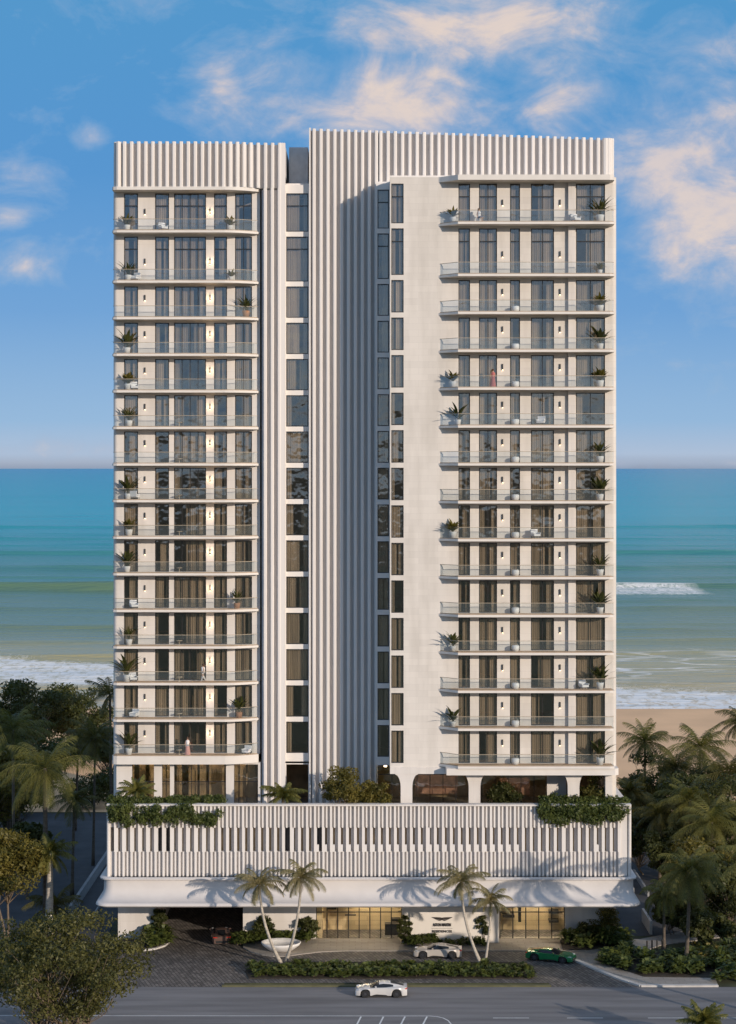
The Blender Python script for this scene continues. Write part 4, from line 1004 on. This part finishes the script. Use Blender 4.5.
# round white planter bowl
b = G(281, 951.5); mb = MB(); mb.lathe([(0, .05), (1.1, .05), (1.75, .55), (1.9, .8), (1.8, .84), (1.65, .6), (0, .55)], 40)
o = mb.build('planter_bowl', M_pot, smooth=True, loc=(b.x, b.y, .09)); o.scale = (1, .8, 1); tag(o, 'wide round white bowl planter on the plaza behind the palm pair', 'planter')

# potted plants --------------------------------------------------------
def paddles(seed, n, h, w, mat):
    rs = np.random.RandomState(seed); V = []; Q = []
    for i in range(n):
        a = i * 2.4 + rs.random_sample(); e = 1.5 - 0.8 * (i / n) + rs.normal() * .08; l_ = h * (0.75 + .35 * rs.random_sample()); s_ = np.array([-math.sin(a), math.cos(a), 0])
        pts = [np.array([0, 0, 0.45])]
        for j in range(6):
            pts.append(pts[-1] + l_ / 6 * np.array([math.cos(a) * math.cos(e), math.sin(a) * math.cos(e), math.sin(e)])); e -= .16
        ws = [.015, .015, w * .55, w, w * .9, w * .55, .01]
        for j in range(6):
            o = len(V); V += [pts[j] - s_ * ws[j], pts[j] + s_ * ws[j], pts[j+1] + s_ * ws[j+1], pts[j+1] - s_ * ws[j+1]]; Q.append((o, o+1, o+2, o+3))
    return nmesh('foliage', V, Q, mat)
potm = MB(); potm.lathe([(0, 0), (.22, 0), (.3, .5), (.3, .53), (.26, .53), (.25, .45), (0, .45)], 20); POT = potm.mesh('pot', M_pot); POTT = potm.mesh('pot', M_terra)
FOL = {'banana': paddles(1, 17, 2.0, .15, M_leafd), 'palmy': paddles(2, 30, 1.7, .06, M_leafd), 'bushy': paddles(3, 34, 1.2, .12, M_leaf)}
POT.shade_smooth(); POTT.shade_smooth()
KN = {'banana': 'broad-leaved', 'palmy': 'spiky', 'bushy': 'bushy'}
def potplant(side, r, px, dep, kind, s_=1.0, pot=None, where=''):
    k = 14 - r; D = (DL if side == 'left' else DR) - dep
    o = tag(empty('potted_plant', (X(px, D), D, ZF[k] + .032), R.random() * 6), f'{KN[kind]} plant in {"terracotta" if pot else "white"} pot, {where[7:]} of {side} wing {bal(r)}', 'potted plant', f'potted plants on the {side} balconies')
    o.scale = (s_,) * 3
    link('pot', pot or POT, o); link('foliage', FOL[kind], o)
for r, kd, sc in ((0, 'bushy', 1.1), (1, 'palmy', 1.1), (3, 'banana', 1.15), (4, 'bushy', 1.2), (5, 'palmy', 1.15), (7, 'banana', 1.1), (8, 'bushy', 1.2), (9, 'banana', 1.15), (11, 'palmy', 1.1), (12, 'banana', 1.3), (14, 'banana', 1.15)):
    potplant('left', r, 127 + (r % 3), .8, kd, sc, where='at the left end')
for r, kd, sc, pt in ((0, 'bushy', 1.0, None), (1, 'bushy', .8, None), (2, 'palmy', 1.25, POTT), (10, 'palmy', 1.1, POTT), (13, 'banana', 1.1, POTT)):
    potplant('left', r, {0: 230, 1: 231, 2: 246, 10: 237, 13: 239}[r], .75 if r != 2 else .6, kd, sc, pt, 'at the right end')
for r, kd, sc in ((0, 'palmy', 1.35), (1, 'bushy', .8), (2, 'bushy', 1.2), (3, 'banana', 1.1), (4, 'bushy', 1.25), (6, 'palmy', 1.2), (7, 'banana', 1.15), (9, 'palmy', 1.2), (10, 'banana', 1.15), (12, 'banana', 1.2), (14, 'banana', 1.25)):
    potplant('right', r, 600, .8, kd, sc, where='at the right end')
for r, kd, sc in ((0, 'bushy', 1.0), (4, 'bushy', 1.1), (5, 'banana', 1.0), (8, 'bushy', 1.2), (11, 'banana', .95), (13, 'banana', .95)):
    potplant('right', r, 453 if r != 5 else 458, .6, kd, sc, where='at the left end')
# stools and side tables
st = MB(); st.lathe([(0, 0), (.26, 0), (.36, .22), (.36, .5), (.3, .58), (0, .6)], 18); STL = st.mesh('garden_stool', M_pot); STL.shade_smooth()
for r in range(2, 15):
    o = link('garden_stool', STL); o.location = (X(515, DR), DR - .6, ZF[14 - r] + .032)
    tag(o, f'round white stool by the narrow window, right wing {bal(r)}', 'stool', 'white stools on the right balconies')
tb = MB(); tb.lathe([(0, 0), (.2, 0), (.03, .04), (.03, .40), (.3, .42), (.3, .46), (0, .46)], 16); TBL = tb.mesh('side_table', solid('beige_table', (.5, .4, .28), .6)); TBL.shade_smooth()
for r in (5, 6, 7, 8, 9, 11, 12, 13, 14):
    o = link('side_table', TBL); o.location = (X(180, DL), DL - .7, ZF[14 - r] + .032)
    tag(o, f'small round beige side table, left wing {bal(r)}', 'side table', 'side tables on the left balconies')
def armchair():
    root = empty('armchair')
    mb = MB(); mb.box(-.34, .34, -.34, .3, .22, .42); mb.build('seat', M_white, root)
    mb = MB(); mb.box(-.36, .36, .3, .42, .3, .85); mb.build('backrest', M_white, root)
    for sx in (-1, 1):
        mb = MB(); mb.box(sx * .36 - .04, sx * .36 + .04, -.32, .3, .45, .55); mb.build('armrest', M_white, root)
        for sy in (-1, 1): mb = MB(); mb.tube([(sx * .3, sy * .28, 0), (sx * .3, sy * .28, .22)], .025, 6); mb.build('leg', M_frame, root)
    return root
ac = armchair()
first = True
for side, r, px, D, rz in (('left', 0, 164, DL, .6), ('left', 1, 136, DL, -.5), ('left', 4, 135, DL, .3), ('left', 7, 136, DL, 2.8), ('left', 10, 135, DL, .4), ('left', 13, 135, DL, -.4), ('left', 12, 134, DL, .3), ('right', 0, 575, DR, .5), ('right', 5, 540, DR, -.3), ('right', 8, 535, DR, .4), ('right', 12, 583, DR, .4), ('left', 14, 247, DL, -.4)):
    o = ac if first else copy_tree(ac); first = False
    o.location = (X(px, D), D - .75 - (0), ZF[14 - r] + .032); o.rotation_euler = (0, 0, rz)
    tag(o, f'white armchair on the {side} wing\'s {bal(r)}', 'armchair', 'armchairs on the balconies')

# ------------------------------------------------------------------ people
def skin_body(joints, edges, radii):
    me = bpy.data.meshes.new('body'); me.from_pydata(joints, edges, []); o = bpy.data.objects.new('tmp', me); COL.objects.link(o)
    md = o.modifiers.new('s', 'SKIN'); md.use_smooth_shade = True
    for i, r_ in enumerate(radii): me.skin_vertices[0].data[i].radius = (r_, r_)
    me.skin_vertices[0].data[0].use_root = True
    sb = o.modifiers.new('ss', 'SUBSURF'); sb.levels = 1
    bpy.context.view_layer.update()
    m2 = bpy.data.meshes.new_from_object(o.evaluated_get(bpy.context.evaluated_depsgraph_get())); bpy.data.objects.remove(o)
    return m2
def person(loc, rz, label, top, bottom, stride=.0, dress=False, arm=0.0, sit=False):
    root = tag(empty('person', loc, rz), label, 'person')
    st_ = stride; hz = .92
    J = [(0, 0, hz), (0, 0, 1.12), (0, .01, 1.36), (0, 0, 1.48), (0, -.02, 1.62), (.17, 0, 1.38), (.22, .03, 1.12), (.2 + arm * .1, -.12, .92 + arm * .3), (.2 + arm * .1, -.16, .84 + arm * .35), (-.17, 0, 1.38), (-.23, .02, 1.12), (-.22, -.08, .9), (-.22, -.11, .82),
         (.09, 0, hz - .06), (.1, -st_ * .4, .48), (.1, -st_ * .55, .08), (.1, -st_ * .55 - .16, .03), (-.09, 0, hz - .06), (-.1, st_ * .25, .48), (-.1, st_ * .9, .1), (-.1, st_ * .9 - .14, .03)]
    if sit:
        J = [(a, b, c) for a, b, c in J]
        J = [(x, y, z - .42) for x, y, z in J]; J[14] = (.1, -.42, .5); J[15] = (.1, -.44, .1); J[16] = (.1, -.58, .05); J[18] = (-.1, -.42, .5); J[19] = (-.1, -.44, .1); J[20] = (-.1, -.58, .05)
    E = [(0, 1), (1, 2), (2, 3), (3, 4), (2, 5), (5, 6), (6, 7), (7, 8), (2, 9), (9, 10), (10, 11), (11, 12), (0, 13), (13, 14), (14, 15), (15, 16), (0, 17), (17, 18), (18, 19), (19, 20)]
    Rr = [.13, .11, .14, .05, .10, .055, .04, .03, .035, .055, .04, .03, .035, .09, .06, .04, .035, .09, .06, .04, .035]
    me = skin_body(J, E, Rr); me.materials.append(M_skin); link('body', me, root)
    hd = Vector(J[4])
    mb = MB(); mb.lathe([(0, -.1), (.09, -.08), (.125, .0), (.115, .08), (.06, .14), (0, .155)], 14, (0, .035, hd.z)); mb.lathe([(.0, -.32), (.07, -.28), (.1, -.1), (.08, 0.05), (0, .08)], 10, (0, .09, hd.z)); mb.build('hair', M_hair, root, True)
    dz = -.42 if sit else 0
    mb = MB(); mb.lathe([(.19, .9 + dz), (.155, 1.1 + dz), (.19, 1.3 + dz), (.17, 1.42 + dz), (.07, 1.46 + dz)], 16); mb.build('top', top, root, True)
    if dress: mb = MB(); mb.lathe([(.30, .04), (.27, .3), (.22, .6), (.19, .88), (.16, 1.0)], 20); mb.build('skirt', bottom, root, True)
    elif not sit:
        mb = MB()
        for s_, a in ((1, (13, 14, 15)), (-1, (17, 18, 19))): mb.tube([J[i] for i in a], [.115, .085, .06], 10)
        mb.build('trousers', bottom, root, True)
    else:
        mb = MB(); mb.tube([J[13], J[14]], [.12, .09], 10); mb.tube([J[17], J[18]], [.12, .09], 10); mb.build('trousers', bottom, root, True)
    return root
person((X(203, DL - .9), DL - .9, ZF[2] + .032), -1.2, 'woman with brown hair in white walking along the left wing balcony third from the bottom', M_white, M_white, stride=.35)
person((X(187.5, DL - 1.1), DL - 1.1, ZF[0] + .032), .3, 'woman in a white top and long pink skirt standing on the left wing\'s lowest balcony', M_white, M_pink, dress=True, arm=.5)
person((X(493, DR - .9), DR - .9, ZF[10] + .032), .3, 'person in a red dress standing on the right wing\'s fifth balcony from the top', M_red, M_red, dress=True, arm=.4)
person((X(479, DR - .8), DR - .8, ZF[14] + .032), .6, 'brown-haired person in white seated on the right wing\'s top balcony', M_white, M_blue, sit=True)
mb = MB(); mb.lathe([(0, 0), (.25, 0), (.25, .38), (0, .4)], 16); o = mb.build('pouf', M_white, loc=(X(479, DR - .8), DR - .75, ZF[14] + .032)); tag(o, 'round white pouf under the seated person on the right wing\'s top balcony', 'seat')

# ------------------------------------------------------------------ cars
def lerp(tab, x):
    for i in range(len(tab) - 1):
        if x <= tab[i+1][0]:
            a, b = tab[i], tab[i+1]; t = (x - a[0]) / (b[0] - a[0]); t = t * t * (3 - 2 * t) * .5 + t * .5
            return tuple(a[j] + (b[j] - a[j]) * t for j in range(1, len(a)))
    return tab[-1][1:]
def car(label, loc, rz, paint, low=False, rim=M_rim):
    """front points to -x. tables: x, deck height, shoulder height, half width"""
    root = tag(empty('sports_car', loc, rz), label, 'car')
    hk = .9 if low else 1.0
    tab = [(-2.25, .50, .42, .70), (-2.15, .62, .55, .84), (-1.9, .70, .64, .92), (-1.4, .80, .76, .955), (-.9, .83, .77, .92), (-.4, .88, .80, .90), (.4, .90, .81, .91), (1.0, .92, .85, .965), (1.5, .92, .85, .985), (1.9, .89, .80, .93), (2.15, .86, .72, .86), (2.25, .80, .6, .78)]
    wx = (-1.36, 1.34); wr = .36
    xs = [ -2.25 + 4.5 * i / 72 for i in range(73)]
    rows = []
    for x in xs:
        zt, zs, w = lerp(tab, x); zt *= hk; zs *= hk
        zl = .17
        for c in wx:
            if abs(x - c) < .42: zl = max(zl, .33 + math.sqrt(.42 ** 2 - (x - c) ** 2) * .98)
        zl = min(zl, zs - .03); e = .03 * math.exp(-min(abs(x - wx[0]), abs(x - wx[1])) ** 2 * 6)
        w += e
        half = [(w * .93, zl), (w, max(zl + .02, zl * .5 + zs * .5)), (w * .975, zs), (w * .82, zs + (zt - zs) * .75), (w * .45, zt), (0, zt + .015)]
        rows.append([(x, y, z) for y, z in half] + [(x, -y, z) for y, z in half[-2::-1]])
    mb = MB(); n = len(rows[0]); vs = [v for r_ in rows for v in r_]; fs = []
    for i in range(len(rows) - 1):
        for k in range(n - 1): fs.append((i*n+k, (i+1)*n+k, (i+1)*n+k+1, i*n+k+1))
    fs.append(tuple(range(n))); fs.append(tuple(range(len(vs) - 1, len(vs) - n - 1, -1)))
    mb.add(vs, fs); body = mb.build('body', paint, root, True)
    body.modifiers.new('es', 'EDGE_SPLIT').split_angle = math.radians(38)
    mb = MB(); mb.box(-2.1, 2.1, -.62, .62, .16, .5); mb.box(-.9, .88, -.86, .86, .14, .3); mb.box(-2.27, -2.1, -.55, .55, .2, .42); mb.box(2.1, 2.27, -.6, .6, .22, .45); mb.build('underbody', M_trim, root)
    # cabin
    ct = [(-.95, .84, .76), (-.20, 1.15, .58), (.20, 1.20, .55), (.70, 1.17, .54), (1.25, 1.06, .50), (1.95, .90, .46)]
    gx = [-.95 + 2.9 * i / 26 for i in range(27)]; g1 = MB(); g2 = MB(); rws = []
    for x in gx:
        zc, wr_ = lerp(ct, x); zc *= hk; zb = lerp(tab, x)[0] * hk - .04; wb = .80 - .14 * max(0, (x - .6) / 1.25)
        rws.append([(x, wb, zb - .02), (x, wr_ + .02, max(zb, zc - .07)), (x, wr_ * .75, zc), (x, 0, zc + .02), (x, -wr_ * .75, zc), (x, -wr_ - .02, max(zb, zc - .07)), (x, -wb, zb - .02)])
    for i in range(len(gx) - 1):
        for k in range(6):
            q = [rws[i][k], rws[i+1][k], rws[i+1][k+1], rws[i][k+1]]
            roof = (k in (1, 2, 3, 4) and -.22 < gx[i] < .80) or (k in (0, 5) and gx[i] > 1.0) or (k in (1, 4) and gx[i] >= .80)
            (g2 if roof else g1).add(q, [(0, 1, 2, 3)])
    g1.build('windows', M_cglass, root, True); g2.build('roof', paint, root, True)
    for s_ in (-1, 1):
        for c in wx:
            wl = empty('wheel', (c, s_ * .84, .34)); wl.parent = root
            mb = MB(); prof = [(.2, -.12), (.33, -.12), (.345, -.09), (.345, .09), (.33, .12), (.2, .12)]
            nn = 24; vs = [(r_ * math.cos(6.2832*k/nn), y, r_ * math.sin(6.2832*k/nn)) for r_, y in prof for k in range(nn)]
            mb.add(vs, [(i*nn+k, i*nn+(k+1) % nn, (i+1)*nn+(k+1) % nn, (i+1)*nn+k) for i in range(5) for k in range(nn)]); mb.build('tyre', M_tyre, wl)
            mb = MB()
            for k in range(10):
                a = 6.2832 * k / 10; ca, sa = math.cos(a), math.sin(a); t_ = .02
                p = [(ca*.04 - sa*t_, sa*.04 + ca*t_), (ca*.04 + sa*t_, sa*.04 - ca*t_), (ca*.24 + sa*t_*1.4, sa*.24 - ca*t_*1.4), (ca*.24 - sa*t_*1.4, sa*.24 + ca*t_*1.4)]
                mb.add([(a_, s_ * .10, b_) for a_, b_ in p] + [(a_, s_ * .07, b_) for a_, b_ in p], [(0, 1, 2, 3), (4, 5, 6, 7), (0, 1, 5, 4), (1, 2, 6, 5), (2, 3, 7, 6), (3, 0, 4, 7)])
            mb.tube([(0, s_ * .05, 0), (0, s_ * .115, 0)], .06, 10); mb.build('rim', rim, wl)
        mb = MB(); mb.prism([(-2.13, s_ * .62), (-1.9, s_ * .82), (-1.8, s_ * .80), (-2.02, s_ * .58)], .62 * hk, .70 * hk); mb.build('headlight', M_head, root)
        mb = MB(); mb.prism([(2.14, s_ * .45), (2.28, s_ * .45), (2.22, s_ * .83), (2.05, s_ * .86)], .72 * hk, .79 * hk); mb.build('taillight', M_tail, root)
        mb = MB(); mb.prism([(-.55, s_ * .86), (-.4, s_ * .86), (-.38, s_ * 1.04), (-.5, s_ * 1.04)], .9 * hk, 1.0 * hk); mb.build('mirror', paint, root)
        pass
    mb = MB(); mb.box(2.04, 2.26, -.66, .66, .845 * hk, .87 * hk); mb.build('spoiler', paint, root)
    mb = MB(); mb.box(-.1, .5, -.5, .5, .6, .9 * hk); mb.build('seats', M_seat, root)
    return root
g = G(381, 995); car('silver-white sports coupe driving left along the road', (g.x, g.y, .002), 0.0, M_silver)
g = G(437.5, 956.5); car('champagne sports coupe parked on the cobbles before the lettered white wall', (g.x, g.y, .012), -.04, M_champ)
g = G(551, 960); car('low green supercar on the cobbles before the right-hand lobby glazing', (g.x, g.y, .012), math.radians(158), M_green, True)
g = G(219, 945); car('dark bronze car seen from behind entering the shaded garage opening', (g.x, g.y + 2, .012), math.radians(-82), M_brownp)

# small bollards by the right path, and the black metal gate posts
bm = MB(); bm.lathe([(0, 0), (.07, 0), (.07, .85), (.05, .9), (0, .9)], 12); BM = bm.mesh('bollard', M_frame)
for i, px in enumerate((647, 652, 657, 662)):
    g = G(px, 951 - i * .3); o = link('bollard', BM); o.location = (g.x, g.y, .1); tag(o, 'thin dark bollard beside the pale path left of the twin palm', 'bollard', 'bollards beside the pale path')

# trees outside the frame to the right whose shade falls on the podium and drive
for i, (x, y, h, cr) in enumerate(((41, 160, 16, 4.5), (38, 149, 12, 3.2), (45, 166, 17, 4.5))):
    broadleaf('broadleaf_tree', 'broad shade tree standing beyond the right edge of the view by the road', (x, y), h, cr, 120 + i, M_leaf, 5000, .25, 1, group='shade trees beyond the right edge', low=.4)
palm('coconut palm beyond the right edge that throws its shade on the podium', (34, 158), (33, 158.5, 13), 4.5, 130, M_palm, M_trunk, 24, .2, .06)

# ------------------------------------------------------------------ light and sky
az = math.atan(0.85); el = math.radians(13.2)
dirv = Vector((-math.sin(az) * math.cos(el), math.cos(az) * math.cos(el), -math.sin(el)))
sl = bpy.data.lights.new('sun', 'SUN'); sl.energy = 3.45; sl.angle = math.radians(.5); sl.color = (1, .86, .72)
so = bpy.data.objects.new('sun', sl); COL.objects.link(so); so.rotation_euler = dirv.to_track_quat('-Z', 'Y').to_euler(); so.location = (60, 60, 90)
w = bpy.data.worlds.new('World'); SC.world = w; w.use_nodes = True; nt = w.node_tree; nt.nodes.clear()
out = nt.nodes.new('ShaderNodeOutputWorld')
sky = nt.nodes.new('ShaderNodeTexSky'); sky.sky_type = 'NISHITA'; sky.sun_disc = False; sky.sun_elevation = el; sky.sun_rotation = math.pi - az
bg1 = nt.nodes.new('ShaderNodeBackground'); L(nt, sky.outputs[0], bg1.inputs[0]); bg1.inputs[1].default_value = 0.09
tc = nt.nodes.new('ShaderNodeTexCoord'); sp = nt.nodes.new('ShaderNodeSeparateXYZ'); L(nt, tc.outputs['Generated'], sp.inputs[0])
ay = mathn(nt, 'MAXIMUM', mathn(nt, 'ABSOLUTE', sp.outputs[1]), 0.05)
U = mathn(nt, 'DIVIDE', sp.outputs[0], ay); Vv = mathn(nt, 'DIVIDE', sp.outputs[2], ay)
def lin(r, g_, b_): return tuple(((c / 255) / 12.92 if c / 255 <= .04045 else ((c / 255 + .055) / 1.055) ** 2.4) for c in (r, g_, b_))
vt = mathn(nt, 'MULTIPLY', Vv, 4.0, clamp=True)
grad = ramp(nt, vt, [(0.0, lin(150, 165, 190)), (0.012, lin(168, 182, 205)), (0.03, lin(178, 198, 225)), (0.10, lin(148, 188, 228)), (0.33, lin(106, 162, 220)), (0.62, lin(78, 148, 212)), (0.98, lin(78, 152, 208))])
cv = nt.nodes.new('ShaderNodeCombineXYZ'); L(nt, U, cv.inputs[0]); L(nt, mathn(nt, 'MULTIPLY', Vv, 1.7), cv.inputs[1])
def wn(sc, det, rough, off, dist=0.0):
    mp = nt.nodes.new('ShaderNodeMapping'); mp.inputs['Location'].default_value = off; L(nt, cv.outputs[0], mp.inputs[0])
    n_ = nt.nodes.new('ShaderNodeTexNoise'); n_.inputs['Scale'].default_value = sc; n_.inputs['Detail'].default_value = det; n_.inputs['Roughness'].default_value = rough; n_.inputs['Distortion'].default_value = dist
    L(nt, mp.outputs[0], n_.inputs[0]); return n_.outputs['Fac']
nA = wn(17, 10, .60, (3.1, 1.7, 0), .55); nB = wn(55, 7, .62, (9, 4, 0), .8)
blobs = [(285, 95, 70, 36, .75), (400, 108, 70, 40, 1.15), (500, 22, 120, 42, .95), (565, 75, 42, 50, .85), (705, 170, 70, 85, 1.05), (150, 35, 110, 22, .3), (690, 45, 90, 50, .5), (735, 260, 30, 40, .8), (225, 82, 22, 16, .8), (92, 138, 18, 12, .85), (22, 176, 26, 12, .8), (30, 268, 34, 12, .7), (10, 220, 18, 8, .6), (300, 20, 220, 35, .35), (60, 250, 50, 12, .35), (40, 450, 120, 7, .5), (690, 463, 120, 5, .5), (640, 245, 40, 12, .5)]
tot = None
for (bx, by, sx, sy, st_) in blobs:
    u0, v0 = (bx - CX) / F, (CY - by) / F
    du = mathn(nt, 'DIVIDE', mathn(nt, 'SUBTRACT', U, u0), sx * 1.3 / F); dv = mathn(nt, 'DIVIDE', mathn(nt, 'SUBTRACT', Vv, v0), sy * 1.3 / F)
    e = mathn(nt, 'MULTIPLY', mathn(nt, 'EXPONENT', mathn(nt, 'MULTIPLY', mathn(nt, 'ADD', mathn(nt, 'MULTIPLY', du, du), mathn(nt, 'MULTIPLY', dv, dv)), -0.8)), st_)
    tot = e if tot is None else mathn(nt, 'MAXIMUM', tot, e)
front = mathn(nt, 'MULTIPLY_ADD', sp.outputs[1], 50.0, 0.0, clamp=True)
cl = mathn(nt, 'ADD', mathn(nt, 'MULTIPLY', tot, 0.92), mathn(nt, 'ADD', mathn(nt, 'MULTIPLY_ADD', nA, 2.0, -1.0), mathn(nt, 'MULTIPLY_ADD', nB, 0.45, -0.225)))
cmask = mathn(nt, 'SMOOTH_MIN', mathn(nt, 'MULTIPLY', mathn(nt, 'SUBTRACT', cl, 0.14), 1.05, clamp=True), 0.92, 0.2)
cmask = mathn(nt, 'MAXIMUM', cmask, 0.0)
warm = wn(9, 3, .5, (1, 5, 0))
ccol = ramp(nt, mathn(nt, 'MULTIPLY', cmask, mathn(nt, 'MULTIPLY_ADD', warm, .8, .6)), [(0.0, lin(150, 185, 220)), (0.35, lin(175, 190, 215)), (0.75, lin(228, 212, 208)), (0.95, lin(245, 222, 205))])
zen = mathn(nt, 'MULTIPLY', mathn(nt, 'SUBTRACT', Vv, 0.28), 2.0, clamp=True)
grad2 = mixc(nt, zen, grad, lin(146, 174, 212))
glow = mathn(nt, 'POWER', mathn(nt, 'MAXIMUM', mathn(nt, 'ADD', mathn(nt, 'MULTIPLY', sp.outputs[0], math.sin(az)), mathn(nt, 'MULTIPLY', sp.outputs[1], -math.cos(az))), 0.0), 3.0)
glow = mathn(nt, 'MULTIPLY', glow, mathn(nt, 'SUBTRACT', 1.0, mathn(nt, 'MULTIPLY', sp.outputs[2], 0.8), clamp=True))
grad2 = mixc(nt, mathn(nt, 'MULTIPLY', glow, 0.85), grad2, lin(206, 200, 196))
csky = mixc(nt, mathn(nt, 'MULTIPLY', cmask, front), grad2, ccol)
below = mathn(nt, 'MULTIPLY_ADD', sp.outputs[2], 60.0, 1.0, clamp=True)
csky = mixc(nt, below, lin(70, 75, 80), csky)
bg2 = nt.nodes.new('ShaderNodeBackground'); L(nt, csky, bg2.inputs[0]); bg2.inputs[1].default_value = 0.98
mx = nt.nodes.new('ShaderNodeMixShader'); mx.inputs[0].default_value = 0.9
L(nt, bg1.outputs[0], mx.inputs[1]); L(nt, bg2.outputs[0], mx.inputs[2]); L(nt, mx.outputs[0], out.inputs[0])

# ------------------------------------------------------------------ camera
cd = bpy.data.cameras.new('camera'); co = bpy.data.objects.new('camera', cd); COL.objects.link(co)
co.location = (0, 0, H); co.rotation_euler = (math.pi / 2, 0, 0)
cd.sensor_fit = 'VERTICAL'; cd.sensor_height = 36; cd.lens = F * 36 / 1024; cd.shift_y = -(512 - CY) / 1024; cd.clip_start = 1; cd.clip_end = 300000
SC.camera = co
SC.view_settings.view_transform = 'Standard'; SC.view_settings.look = 'None'; SC.view_settings.exposure = 0; SC.view_settings.gamma = 1
